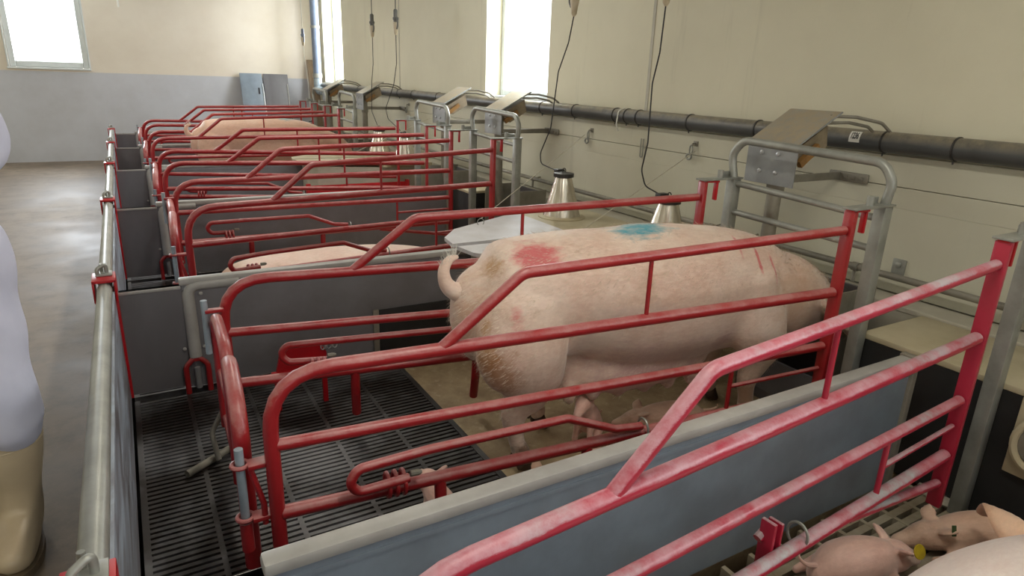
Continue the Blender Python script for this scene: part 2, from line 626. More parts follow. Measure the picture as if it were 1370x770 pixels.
# right wall with three deep window openings; lower half clad with boards
WINS = [(-1.75, -0.65), (4.6, 5.67), (10.3, 11.35)]
WZ0, WZ1 = 1.225, 2.65
TH = 0.42
bm = NB()
ys = [YF] + [v for w_ in WINS for v in w_] + [YB + 0.3]
for i in range(0, len(ys), 2):
    box(bm, (XW, ys[i], -0.6), (XW + TH, ys[i + 1], ZC))
for a, b in WINS:
    box(bm, (XW, a, -0.6), (XW + TH, b, WZ0))
    box(bm, (XW, a, WZ1), (XW + TH, b, ZC))
bmesh.ops.remove_doubles(bm, verts=bm.verts, dist=0.0005)
wr = struct(obj('wall_right', bm, M['wall'], smooth=False))

bm = NB()
zs = [0.520, 0.900, 0.992, 1.128]
for z0, z1 in zip(zs, zs[1:]):
    vs = box(bm, (XW - 0.028, YF, z0 + (0.004 if z0 == 0.992 else 0.001)), (XW + 0.002, YB - 0.01, z1 + 0.001), bev=0.0018)
struct(obj('trim_1', bm, M['plank'], smooth=False))
bm = NB()
box(bm, (2.822, YF, 0.49), (XW, YB - 0.35, 0.515), bev=0.004)
box(bm, (2.825, YF, 0.0), (2.85, YB - 0.35, 0.49))
struct(obj('trim_2', bm, M['ledge'], smooth=False))
# vertical joint in the wall above the boards
bm = NB()
box(bm, (XW - 0.004, 3.385, 0.54), (XW, 3.41, ZC))
box(bm, (XW - 0.004, 7.90, 0.54), (XW, 7.92, ZC))
struct(obj('trim_3', bm, M['ledge'], smooth=False))

for k, (a, b) in enumerate(WINS):
    bm = NB()
    x0, x1 = XW + 0.16, XW + 0.22
    f = 0.055
    for lo, hi in (((x0, a, WZ0), (x1, a + f, WZ1)), ((x0, b - f, WZ0), (x1, b, WZ1)),
                   ((x0, a + f, WZ0), (x1, b - f, WZ0 + 0.07)), ((x0, a + f, WZ1 - 0.07), (x1, b - f, WZ1))):
        box(bm, lo, hi, bev=0.006)
    wn = struct(obj('window_%d' % (k + 1), bm, M['window_frame'], smooth=False))
    bm = NB()
    box(bm, (x0 + 0.025, a + f, WZ0 + 0.07), (x0 + 0.031, b - f, WZ1 - 0.07))
    obj('pane', bm, M['glass'], wn, smooth=False)
    bm = NB()
    box(bm, (XW - 0.01, a + 0.001, WZ0 + 0.001), (x0, b - 0.001, WZ0 + 0.02), bev=0.004)
    obj('window_sill', bm, M['window_frame'], wn, smooth=False)

# back wall with its window
BW = (-1.27, -0.325, 1.325, 2.62)
bm = NB()
box(bm, (XL - 0.3, YB, -0.25), (BW[0], YB + 0.3, ZC))
box(bm, (BW[1], YB, -0.25), (XW, YB + 0.3, ZC))
box(bm, (BW[0], YB, -0.25), (BW[1], YB + 0.3, BW[2]))
box(bm, (BW[0], YB, BW[3]), (BW[1], YB + 0.3, ZC))
struct(obj('wall_back', bm, M['back_wall'], smooth=False))
bm = NB()
f = 0.075
y0, y1 = YB + 0.02, YB + 0.09
box(bm, (BW[0], y0, BW[2]), (BW[0] + f, y1, BW[3]), bev=0.01)
box(bm, (BW[1] - f, y0, BW[2]), (BW[1], y1, BW[3]), bev=0.01)
box(bm, (BW[0] + f, y0, BW[2]), (BW[1] - f, y1, BW[2] + 0.085), bev=0.01)
box(bm, (BW[0] + f, y0, BW[3] - f), (BW[1] - f, y1, BW[3]), bev=0.01)
wn = struct(obj('window_4', bm, M['window_frame'], smooth=False))
bm = NB()
box(bm, (BW[0] + f, y0 + 0.03, BW[2] + 0.08), (BW[1] - f, y0 + 0.036, BW[3] - f))
obj('pane', bm, M['glass'], wn, smooth=False)
bm = NB()
box(bm, (BW[0] - 0.03, YB - 0.03, BW[2] - 0.025), (BW[1] + 0.02, YB + 0.02, BW[2]), bev=0.004)
box(bm, (BW[1], YB - 0.012, BW[2]), (BW[1] + 0.02, YB, BW[3]), bev=0.003)
box(bm, (BW[0] - 0.02, YB - 0.012, BW[2]), (BW[0], YB, BW[3]), bev=0.003)
obj('window_sill', bm, M['window_frame'], wn, smooth=False)

# left wall, with two windows over the aisle
bm = NB()
LW = [(5.2, 6.8)]
ys = [YF] + [v for w_ in LW for v in w_] + [YB + 0.3]
for i in range(0, len(ys), 2):
    box(bm, (XL - 0.3, ys[i], -0.25), (XL, ys[i + 1], ZC))
for a, b in LW:
    box(bm, (XL - 0.3, a, -0.25), (XL, b, 1.1))
    box(bm, (XL - 0.3, a, 2.4), (XL, b, ZC))
struct(obj('wall_left', bm, M['wall'], smooth=False))

# wall behind the camera: open doorway onto the aisle and a window over the pens
bm = NB()
box(bm, (XL - 0.3, YF - 0.3, -0.6), (-2.1, YF, ZC))
box(bm, (-0.5, YF - 0.3, -0.6), (0.5, YF, ZC))
box(bm, (2.3, YF - 0.3, -0.6), (XW + TH, YF, ZC))
box(bm, (-2.1, YF - 0.3, 2.2), (-0.5, YF, ZC))
box(bm, (0.5, YF - 0.3, 2.5), (2.3, YF, ZC))
box(bm, (0.5, YF - 0.3, -0.6), (2.3, YF, 1.1))
struct(obj('wall_front', bm, M['wall'], smooth=False))
bm = NB()
box(bm, (GX - 0.04, YF, -0.6), (XW, -0.88, 0.0))
struct(obj('floor', bm, M['pen_floor'], smooth=False))

# pen floors: slatted rear, solid middle, dark pit under the slats
PENS = [(-0.86, DIV[0])] + list(zip(DIV, DIV[1:]))
bm = NB()
box(bm, (GX - 0.04, -2.6, -0.6), (XW, DIV[-1] + 0.02, -0.35))
struct(obj('floor_pit', bm, M['pit'], smooth=False))


def slat_floor(a, b, x0, x1, period, barw, mt, name, crosses):
    bm = NB()
    n = int((b - a) / period)
    for i in range(n):
        y = a + (i + 0.5) * period
        box(bm, (x0, y - barw / 2, -0.03), (x1, y + barw / 2, -0.002))
    for x in crosses:
        box(bm, (x - 0.008, a, -0.05), (x + 0.008, b, -0.001))
    box(bm, (x0, a, -0.05), (x0 + 0.02, b, 0.0))
    box(bm, (x1 - 0.012, a, -0.05), (x1 + 0.012, b, 0.001))
    o = obj(name, bm, mt, smooth=False)
    return struct(o)


for k, (a, b) in enumerate(PENS):
    a2, b2 = a + 0.02, b - 0.02
    if k == 0:
        slat_floor(a2, b2, GX + 0.02, 1.05, 0.027, 0.016, M['slat'], 'floor_slats', (0.1, 0.34, 0.58, 0.82))
        slat_floor(0.3, b2, 1.06, 2.82, 0.046, 0.027, M['slat_cream'], 'floor_slats', tuple(1.06 + 0.12 * i for i in range(1, 14)))
        bm = NB()
        box(bm, (1.07, a2, -0.2), (2.83, 0.29, 0.0))
        struct(obj('floor_concrete', bm, M['pen_floor'], smooth=False))
    else:
        slat_floor(a2, b2, GX + 0.02, 1.05, 0.027, 0.016, M['slat'], 'floor_slats', (0.1, 0.34, 0.58, 0.82))
        bm = NB()
        box(bm, (1.063, a2, -0.2), (2.83, b2, 0.0))
        struct(obj('floor_concrete', bm, M['pen_floor'], smooth=False))

# ================================================================= PEN WALLS
# a dividing wall: hollow grey PVC boards, pale cap on top, tube with a red foot near the aisle end


def make_divider(y, x_end, label, full=True):
    root = empty('pen_divider', (0, y, 0))
    tag(root, label, 'pen divider', 'grey divider panels between the pens')
    bm = NB()
    box(bm, (0.13, -0.017, 0.02), (x_end, 0.017, ZD - 0.02))
    # shallow groove under the cap
    box(bm, (0.13, -0.021, ZD - 0.055), (x_end, 0.021, ZD - 0.045))
    obj('panel', bm, M['pvc'] if y < 2 else M['pvc_mid'], root, smooth=False)
    bm = NB()
    box(bm, (0.12, -0.024, ZD - 0.03), (x_end, 0.024, ZD), bev=0.008)
    obj('cap_rail', bm, M['pvc_cap'], root)
    bm = NB()
    box(bm, (GX + 0.02, -0.014, 0.03), (0.13, 0.014, ZD - 0.03))
    obj('aisle_board', bm, M['pvc_brown'], root, smooth=False)
    bm = NB()
    box(bm, (GX + 0.02, -0.018, ZD - 0.045), (0.125, 0.018, ZD - 0.03), bev=0.004)
    obj('board_cap', bm, M['pvc_cap'], root)
    bm = NB()
    box(bm, (x_end, -0.03, 0), (x_end + 0.03, 0.03, ZD + 0.004), bev=0.004)
    obj('end_post', bm, M['galv_dull'], root)
    if y < 2:
        return root
    bm = NB()
    tube(bm, [(0.36, -0.006, ZD - 0.035), (0.15, -0.006, ZD - 0.035), (0.15, -0.028, 0.17)], 0.026, 0.05, 12)
    bolt(bm, (0.20, -0.025, ZD - 0.07), (0, -1, 0))
    bolt(bm, (0.11, -0.02, 0.21), (0, -1, 0))
    bolt(bm, (0.19, -0.02, 0.21), (0, -1, 0))
    obj('corner_tube', bm, M['pvc_cap'], root)
    bm = NB()
    tube(bm, [(0.105, -0.035, 0.0), (0.105, -0.035, 0.13), (0.15, -0.035, 0.175), (0.195, -0.035, 0.13), (0.195, -0.035, 0.0)], 0.012, 0.04, 10)
    box(bm, (0.14, -0.05, 0.155), (0.16, -0.02, 0.19))
    obj('foot_bracket', bm, M['red'], root)
    bm = NB()
    tube(bm, [(0.15, -0.035, 0.02), (0.15, -0.035, 0.12)], 0.012, seg=8)
    obj('anchor_pin', bm, M['alu'], root)
    return root


dl = ['blue-grey pen divider closest to the camera, with a long pale cap rail',
      'grey pen divider behind the standing sow, with black rubber flap low down',
      'grey pen divider third from the camera, behind the lying sow',
      'grey pen divider fourth from the camera, beside the far nest box',
      'grey pen divider just before the farthest red crate',
      'farthest grey pen divider, next to the back wall aisle']
divs = []
for k, y in enumerate(DIV):
    divs.append(make_divider(y, 2.25 if k % 2 == 0 else 2.70, dl[k], True))
bm = NB()
box(bm, (0.0, 0, 0), (0.50, 0.012, 0.245), bev=0.003)
fl = obj('rubber_flap', bm, M['black'], divs[1], loc=(1.0, -0.034, 0.015))
bm = NB()
box(bm, (-0.03, -0.004, 0), (0.0, 0.012, 0.25), bev=0.003)
bolt(bm, (-0.015, -0.004, 0.12), (0, -1, 0))
obj('flap_strip', bm, M['galv_dull'], fl)

# gates along the aisle
ys = [-0.86] + DIV
gl = ['blue-grey aisle gate panel nearest the camera, smeared inside',
      'aisle gate panel of the pen with the standing sow',
      'aisle gate panel of the pen with the lying sow',
      'aisle gate panel fourth from the camera',
      'aisle gate panel second from the far end',
      'aisle gate panel at the far end of the row']
cl = ['red channel clamp with steel pin at the bottom edge of the picture',
      'red channel clamp on the aisle rail beside the standing sow pen corner',
      'red channel clamp on the aisle rail, third from the camera',
      'red channel clamp on the aisle rail, fourth from the camera',
      'red channel clamp on the aisle rail, second from the far end',
      'red channel clamp on the aisle rail, farthest away']
for k, (a, b) in enumerate(zip(ys, ys[1:])):
    root = empty('aisle_gate', (GX, a, 0))
    tag(root, gl[k], 'gate', 'gates between the aisle and the pens')
    L = b - a
    bm = NB()
    tube(bm, [(-0.02, 0.05, ZD), (-0.02, L - 0.05, ZD)], 0.027, seg=14)
    obj('top_rail', bm, M['galv'], root)
    bm = NB()
    box(bm, (-0.008, 0.04, 0.03), (0.012, L - 0.04, ZD - 0.015))
    obj('sheet', bm, M['gate_sheet'], root, smooth=False)
    bm = NB()
    box(bm, (-0.014, L - 0.045, 0.03), (0.022, L - 0.02, ZD - 0.02), bev=0.002)
    obj('end_strip', bm, M['red_bright'], root)
    bm = NB()
    tube(bm, [(-0.02, 0.05, 0.04), (-0.02, L - 0.05, 0.04)], 0.02, seg=10)
    obj('bottom_rail', bm, M['galv'], root)
    # clamp holding this gate at the next divider
    c = empty('gate_clamp', (GX - 0.02, b + 0.02, ZD))
    tag(c, cl[k], 'clamp', 'red clamps on the aisle rail')
    bm = NB()
    box(bm, (-0.042, -0.075, -0.055), (-0.034, 0.055, 0.036), bev=0.002)
    box(bm, (0.034, -0.075, -0.055), (0.042, 0.055, 0.036), bev=0.002)
    box(bm, (-0.042, -0.075, 0.028), (0.042, 0.055, 0.040), bev=0.002)
    obj('channel', bm, M['red_bright'], c)
    bm = NB()
    box(bm, (-0.028, -0.015, 0.0405), (0.032, 0.050, 0.048), bev=0.002)
    obj('plate', bm, M['galv'], c)
    bm = NB()
    tube(bm, [(-0.02, 0.0, 0.04), (-0.02, 0.0, 0.07), (0.012, 0.02, 0.085), (0.012, 0.02, 0.045)], 0.008, 0.012, 10)
    tube(bm, [(-0.005, 0.04, 0.04), (-0.005, 0.04, 0.08)], 0.007, seg=8)
    obj('pin', bm, M['galv'], c)

# red hinged trap lying on the rail at the divider behind the standing sow
root = empty('red_flap_board', (0.43, 2.66, 0.0))
tag(root, 'bright red board with chain rings behind the slatted floor of the sow pen', 'board')
bm = NB()
prism_y(bm, [(0.0, 0.17), (0.02, 0.255), (0.06, 0.275), (0.19, 0.275), (0.215, 0.235), (0.215, 0.17)], 0.0, 0.018)
box(bm, (-0.02, -0.012, 0.15), (0.22, 0.02, 0.175), bev=0.004)
box(bm, (-0.01, -0.01, 0.0), (0.01, 0.01, 0.15))
box(bm, (0.19, -0.01, 0.0), (0.21, 0.01, 0.15))
obj('board', bm, M['red_bright'], root)
bm = NB()
for i in range(5):
    cx = 0.20 + i * 0.013
    ring = [Vector((cx + 0.010 * cos(t) * (0.3 if i % 2 else 1), -0.004 + 0.010 * cos(t) * (1 if i % 2 else 0.3), 0.262 + 0.014 * sin(t))) for t in [2 * pi * j / 12 for j in range(12)]]
    tube(bm, ring, 0.0028, seg=6, closed=True)
obj('chain', bm, M['alu'], root)

# ================================================================= FARROWING CRATES
XR, XH = 0.22, 2.17


def side_frame_meshes(worn, flip):
    """bits of one crate side in its own frame: u = 0 at the rear post, toward the head; out = -y"""
    L = XH - XR
    red = M['red_worn'] if worn else M['red']
    s = 1 if flip else -1       # which way is outward (y)
    bits = {}
    bm = NB()
    tube(bm, [(0, 0, 0.17), (0, 0, 0.70), (L - 0.02, 0, 0.70)], 0.019, 0.16, 14)
    bits['main_rail'] = (bm, red)
    bm = NB()
    tube(bm, [(0.44, 0, 0.70), (0.68, 0, 0.892), (L - 0.02, 0, 0.93)], 0.0165, 0.07, 14)
    bits['top_rail'] = (bm, red)
    bm = NB()
    tube(bm, [(0.01, 0, 0.505), (L - 0.02, 0, 0.49)], 0.0165, seg=14)
    bits['middle_rail'] = (bm, red)
    bm = NB()
    tube(bm, [(0.01, 0, 0.305), (L - 0.02, 0, 0.295)], 0.019, seg=14)
    bits['lower_rail'] = (bm, red)
    bm = NB()
    tube(bm, [(1.11, 0, 0.705), (1.11, 0, 0.90)], 0.007, seg=10)
    bits['stay'] = (bm, red)
    bm = NB()
    tube(bm, [(1.50, 0, 0.30), (1.50, 0, 0.49)], 0.008, seg=10)
    tube(bm, [(1.50, 0, 0.40), (L - 0.02, 0, 0.40)], 0.008, seg=10)
    tube(bm, [(1.36, 0, 0.285), (L - 0.02, 0, 0.19)], 0.014, seg=10)
    bits['head_stay'] = (bm, red)
    bm = NB()
    box(bm, (L - 0.012, -0.022, 0.10), (L + 0.010, 0.022, 1.0), bev=0.004)
    bits['head_post'] = (bm, M['red_worn'] if worn else M['red'])
    bm = NB()
    for i, u in enumerate((0.44, 0.93)):
        bm = NB()
        tube(bm, [(u, 0, 0.30), (u, s * 0.012, 0.20), (u + 0.005, s * 0.05, 0.09)], 0.018, 0.03, 12)
        bits['finger' + ' ' * i] = (bm, red)
    bm = NB()
    tube(bm, [(0, 0, 0.0), (0, 0, 0.18)], 0.015, seg=12)
    box(bm, (-0.04, -0.008, 0.165), (0.0, 0.008, 0.185))
    bolt(bm, (0, -0.018, 0.185), (0, -1, 0), 0.01, 0.012)
    bits['foot'] = (bm, M['galv_dull'])
    return bits


SIDE = {}


def add_side(crate, key, p_rear, p_head):
    worn, flip = key
    piv = Vector((p_rear[0], p_rear[1], 0))
    d = Vector((p_head[0] - p_rear[0], p_head[1] - p_rear[1], 0))
    ang = math.atan2(d.y, d.x)
    sx = d.length / (XH - XR)
    fr = empty('side_frame', (piv.x, piv.y, 0), ang, crate)
    fr.scale = (sx, 1, 1)
    fr['label'] = 'barred red side of the crate'
    if key not in SIDE:
        SIDE[key] = []
        for nm, (bm, mt) in side_frame_meshes(worn, flip).items():
            SIDE[key].append(obj(nm.strip(), bm, mt, fr))
        s = 1 if flip else -1
        # swing bar with its clamp on the lower rail
        bm = NB()
        if worn:
            box(bm, (1.03, min(s * 0.015, s * 0.055), 0.24), (1.042, max(s * 0.015, s * 0.055), 0.385), bev=0.003)
            box(bm, (1.062, min(s * 0.015, s * 0.055), 0.26), (1.072, max(s * 0.015, s * 0.055), 0.375), bev=0.003)
            tube(bm, [(1.02, s * 0.05, 0.33), (1.06, s * 0.05, 0.35)], 0.012, seg=10)
        else:
          tube(bm, [(0.34, s * 0.03, 0.345), (0.20, s * 0.045, 0.345), (0.175, s * 0.05, 0.38), (0.20, s * 0.045, 0.415), (0.40, s * 0.03, 0.42), (0.84, s * 0.02, 0.42), (1.02, s * 0.02, 0.345), (1.12, s * 0.02, 0.335)], 0.0135, 0.035, 12)
        SIDE[key].append(obj('swing_bar', bm, M['red_worn'] if worn else M['red'], fr))
        for i in range(3):
            bm = NB()
            cx = 0.285 + i * 0.022
            ring = [Vector((cx, s * 0.012 + 0.030 * cos(t), 0.325 + 0.034 * sin(t))) for t in [2 * pi * j / 16 for j in range(16)]]
            tube(bm, ring, 0.006, seg=8, closed=True)
            SIDE[key].append(obj('clamp_ring', bm, M['galv_dull'] if worn else M['red'], fr))
        bm = NB()
        cx = 1.135
        ring = [Vector((cx, s * 0.012 + 0.028 * cos(t), 0.32 + 0.034 * sin(t))) for t in [2 * pi * j / 16 for j in range(16)]]
        tube(bm, ring, 0.004, seg=8, closed=True)
        SIDE[key].append(obj('clamp_ring', bm, M['galv'], fr))
        bm = NB()
        bolt(bm, (0.345, s * 0.035, 0.36), (1, 0, 0), 0.009, 0.03)
        SIDE[key].append(obj('clamp_bolt', bm, M['galv_dull'], fr))
        # red peg hanging from the head hook
        bm = NB()
        Lh = XH - XR
        box(bm, (Lh - 0.012, -0.016, 0.994), (Lh + 0.075, 0.016, 1.002), bev=0.002)
        box(bm, (Lh + 0.062, -0.011, 0.915), (Lh + 0.074, 0.011, 0.995), bev=0.003)
        SIDE[key].append(obj('head_hook', bm, M['red_bright'], fr))
    else:
        for o in SIDE[key]:
            c = o.copy()
            COL.objects.link(c)
            c.parent = fr
    return fr


def make_rear_gate(crate, yn, yf):
    """two bent tube leaves closing the rear, with galvanized latch rods"""
    g = empty('rear_gate', (0, 0, 0), 0, crate)
    mid = (yn + yf) / 2
    bm = NB()
    x = XR - 0.03
    tube(bm, [(x, yf - 0.03, 0.16), (x, yf - 0.03, 0.60), (x - 0.01, mid + 0.02, 0.60), (x - 0.01, mid + 0.02, 0.16)], 0.019, 0.10, 14)
    tube(bm, [(x, yf - 0.03, 0.38), (x - 0.01, mid + 0.02, 0.38)], 0.014, seg=10)
    tube(bm, [(x, yf - 0.03, 0.20), (x - 0.01, mid + 0.02, 0.20)], 0.014, seg=10)
    obj('gate_leaf', bm, M['red'], g)
    bm = NB()
    x = XR - 0.05
    tube(bm, [(x + 0.01, mid, 0.16), (x + 0.01, mid, 0.62), (x - 0.01, yn + 0.09, 0.57), (x - 0.01, yn + 0.09, 0.10)], 0.022, 0.12, 14)
    tube(bm, [(x + 0.01, mid, 0.40), (x - 0.01, yn + 0.09, 0.36)], 0.014, seg=10)
    tube(bm, [(x + 0.01, mid, 0.20), (x - 0.01, yn + 0.09, 0.18)], 0.014, seg=10)
    obj('gate_leaf', bm, M['red'], g)
    bm = NB()
    tube(bm, [(XR - 0.075, yn + 0.03, 0.28), (XR - 0.075, yn + 0.03, 0.50)], 0.011, seg=12)
    obj('latch_rod', bm, M['pale_blue'], g)
    bm = NB()
    tube(bm, [(XR - 0.06, yf - 0.03, 0.45), (XR - 0.06, yf - 0.03, 0.645)], 0.011, seg=12)
    obj('latch_rod', bm, M['pale_blue'], g)
    bm = NB()
    for z in (0.455, 0.30):
        bm = NB()
        ring = [Vector((XR - 0.075 + 0.02 * cos(t), yn + 0.03 + 0.02 * sin(t), z)) for t in [2 * pi * j / 14 for j in range(14)]]
        tube(bm, ring, 0.006, seg=8, closed=True)
        box(bm, (XR - 0.06, yn + 0.0, z - 0.006), (XR + 0.0, yn + 0.04, z + 0.006), bev=0.002)
        obj('latch_bracket', bm, M['red'], g)
    bm = NB()
    tube(bm, [(XR - 0.055, yn + 0.02, 0.45), (XR - 0.03, yn + 0.01, 0.34), (XR - 0.03, yn + 0.01, 0.28)], 0.008, seg=8)
    obj('latch_lever', bm, M['red'], g)
    bm = NB()
    tube(bm, [(XR - 0.075, yn + 0.03, 0.285), (XR - 0.075, yn + 0.03, 0.20)], 0.016, seg=10)
    obj('rod_sleeve', bm, M['red'], g)
    bm = NB()
    box(bm, (XR - 0.06, yf - 0.045, 0.60), (XR - 0.0, yf - 0.02, 0.612), bev=0.002)
    obj('latch_bracket', bm, M['red'], g)
    return g


def make_head_gate(crate, yn, yf):
    """galvanized gate between two square posts with a hoop above it"""
    X = 2.36
    g = empty('head_gate', (0, 0, 0), 0, crate)
    for y in (yn, yf):
        bm = NB()
        box(bm, (X - 0.025, y - 0.022, 0.0), (X + 0.025, y + 0.022, 1.01), bev=0.004)
        obj('post', bm, M['galv'], g)
    bm = NB()
    zt = 1.165
    tube(bm, [(X, yn, 1.0), (X - 0.0, yn - 0.015, 1.09), (X, yn + 0.03, zt - 0.01), (X, yf - 0.03, zt + 0.01), (X, yf + 0.03, 1.11), (X, yf, 1.0)], 0.0175, 0.07, 14)
    obj('hoop', bm, M['galv'], g)
    bm = NB()
    tube(bm, [(X, yn + 0.01, 0.955), (X, yf - 0.01, 0.985)], 0.014, seg=12)
    obj('cross_bar', bm, M['galv'], g)
    bm = NB()
    tube(bm, [(X, yn + 0.01, 0.84), (X, yf - 0.01, 0.855)], 0.014, seg=12)
    obj('cross_bar', bm, M['galv'], g)
    for y in (yn, yf):
        bm = NB()
        box(bm, (XH - 0.02, y - 0.028, 1.003), (X + 0.03, y + 0.028, 1.011), bev=0.002)
        tube(bm, [(XH + 0.10, y, 1.0), (XH + 0.10, y, 1.045)], 0.013, seg=10)
        box(bm, (XH + 0.12, y + 0.018, 1.008), (X - 0.01, y + 0.026, 1.035), bev=0.003)
        obj('hook_plate', bm, M['galv'], g)
    return g


CR = [  # rear near y, rear far y, head near y, head far y, worn
    (-0.36, 0.715, 0.03, 0.862, True),
    (1.52, 2.355, 1.34, 2.04, False),
    (3.72, 4.63, 3.97, 4.65, False),
    (5.62, 6.46, 5.13, 5.80, False),
    (7.62, 8.42, 7.72, 8.32, False),
    (9.42, 10.25, 8.95, 9.60, False)]
crl = ['worn pink-red farrowing crate at the lower right, closest to the camera',
       'red farrowing crate around the standing sow with a blue sprayed back',
       'red farrowing crate around the sow lying low behind a grey divider',
       'red farrowing crate in the middle distance, with a red board on its floor',
       'red farrowing crate around the distant standing sow',
       'farthest red farrowing crate, before the leaning grey boards']
for k, (rn, rf, hn, hf, worn) in enumerate(CR):
    c = empty('farrowing_crate', (0, 0, 0))
    tag(c, crl[k], 'farrowing crate', 'row of red farrowing crates')
    add_side(c, (worn, False), (XR, rn), (XH, hn))
    add_side(c, (worn, True), (XR, rf), (XH, hf))
    if k > 0:
        make_rear_gate(c, rn, rf)
    make_head_gate(c, hn, hf)

# feed dispensers over each head gate
disp = None
DY = [0.51, 1.93, 4.50, 5.52, 7.80, 9.35]
dlb = ['', 'bent steel feed dispenser above the standing sow, hiding part of the dark pipe',
       'pale steel feed dispenser in front of the bright side window',
       'tan steel feed dispenser left of the side window',
       'tan feed dispenser with dark open end, between the two hanging plugs and the corner',
       'farthest feed dispenser, at the foot of the blue-grey vertical pipe']
for k in range(1, 6):
    if disp is None:
        d = empty('feed_dispenser', (2.45, DY[k], 0))
        bm = NB()
        w2 = 0.13
        th = 0.004
        prism_y(bm, [(0.0, 0.99), (0.0, 1.175), (0.25, 1.31), (0.26, 1.31), (0.26, 1.304), (0.006, 1.17), (0.006, 0.99)], -w2, w2)
        obj('cover_sheet', bm, M['cover'], d)
        for dy in (-0.055, 0.03):
            for z in (1.045, 1.125):
                bm = NB()
                bolt(bm, (0.0, dy + 0.02, z), (-1, 0, 0), 0.010, 0.008)
                obj('bolt', bm, M['alu'], d)
        bm = NB()
        prism_y(bm, [(0.04, 1.15), (0.05, 1.10), (0.10, 1.08), (0.24, 1.16), (0.22, 1.25)], -w2 + 0.035, w2 - 0.03)
        obj('hopper', bm, M['feed_box'], d)
        bm = NB()
        prism_y(bm, [(0.03, 1.10), (0.14, 1.175), (0.155, 1.15), (0.05, 1.075)], -w2 + 0.004, -w2 + 0.026)
        obj('slide_handle', bm, M['orange_pl'], d)
        bm = NB()
        tube(bm, [(0.06, 0.0, 1.10), (0.06, 0.0, 0.62), (0.10, 0.02, 0.45)], 0.032, 0.03, 14)
        lathe(bm, [(0.034, 0.985), (0.039, 0.99), (0.039, 1.02), (0.034, 1.025)], 14, (0.06, 0, -0.03))
        obj('drop_pipe', bm, M['galv_dull'], d)
        bm = NB()
        box(bm, (0.05, -0.012, 0.99), (0.51, 0.0, 1.025), bev=0.003)
        box(bm, (0.505, -0.15, 0.985), (0.518, 0.05, 1.03), bev=0.005)
        for q in (-0.13, -0.09, -0.05):
            box(bm, (0.500, q, 0.999), (0.506, q + 0.022, 1.014), bev=0.002)
        obj('wall_bracket', bm, M['galv_dull'], d)
        bm = NB()
        tube(bm, [(0.22, -0.10, 1.29), (0.30, -0.17, 1.29), (0.38, -0.24, 1.27), (0.43, -0.25, 1.235)], 0.007, 0.05, 8)
        tube(bm, [(0.20, -0.09, 1.26), (0.30, -0.14, 1.265), (0.38, -0.18, 1.25), (0.42, -0.18, 1.23)], 0.007, 0.04, 8)
        obj('hose', bm, M['galv_dull'], d)
        disp = d
    else:
        d = copy_tree(disp)
        d.location = (2.45, DY[k], 0)
    tag(d, dlb[k], 'feed dispenser', 'feed dispensers along the pipe')

# sow troughs under the head gates
tr0 = None
trl = ['grey trough at the head of the near crate, right edge of the picture', 'dark trough under the head of the standing sow',
       'tall dark feed trough behind the lying sow crate', 'dark feed trough of the crate in the middle distance',
       'dark feed trough in front of the distant standing sow', 'dark feed trough of the farthest crate']
for k, (rn, rf, hn, hf, worn) in enumerate(CR):
    if tr0 is None:
        t_ = empty('sow_trough', (2.42, 0, 0))
        bm = NB()
        poly = [(0.0, 0.06), (0.02, 0.0), (0.28, 0.0), (0.30, 0.58), (0.285, 0.58), (0.265, 0.02), (0.035, 0.02), (0.015, 0.22), (0.0, 0.22)]
        prism_y(bm, poly, -0.20, 0.20)
        obj('bowl', bm, M['pvc_brown'], t_, smooth=False)
        for y in (-0.205, 0.197):
            bm = NB()
            prism_y(bm, [(-0.005, 0.0), (0.305, 0.0), (0.305, 0.60), (0.02, 0.60), (-0.005, 0.56)], y, y + 0.008)
            obj('end_plate', bm, M['galv_dull'], t_, smooth=False)
        tr0 = t_
    else:
        t_ = copy_tree(tr0)
    t_.location = (2.42 if k else 2.50, (hn + hf) / 2 + 0.02 if k else 0.34, 0.0)
    tag(t_, trl[k], 'trough', 'sow troughs at the wall')

# creep boxes with black front behind the heads (first, third divider)
for y, lb in ((DIV[0], 'yellowish creep box lid with black front at the end of the near divider'),
              (DIV[2], 'small creep box with black front behind the third divider')):
    r_ = empty('creep_box', (2.395, y, 0))
    tag(r_, lb, 'creep box', 'creep boxes at the divider ends')
    yb = 0.15 if y > 2 else 0.24
    yc = yb if y > 2 else 0.50
    bm = NB()
    box(bm, (0.0, -yc, 0.482), (0.425, yb + 0.02, 0.504), bev=0.003)
    obj('lid', bm, M['cream_pl'], r_)
    bm = NB()
    box(bm, (0.0, -yc + 0.002, 0.01), (0.014, yb + 0.018, 0.481))
    box(bm, (0.014, -yc + 0.002, 0.01), (0.42, -yc + 0.014, 0.481))
    box(bm, (0.014, yb + 0.006, 0.01), (0.42, yb + 0.018, 0.481))
    obj('front', bm, M['black'], r_, smooth=False)

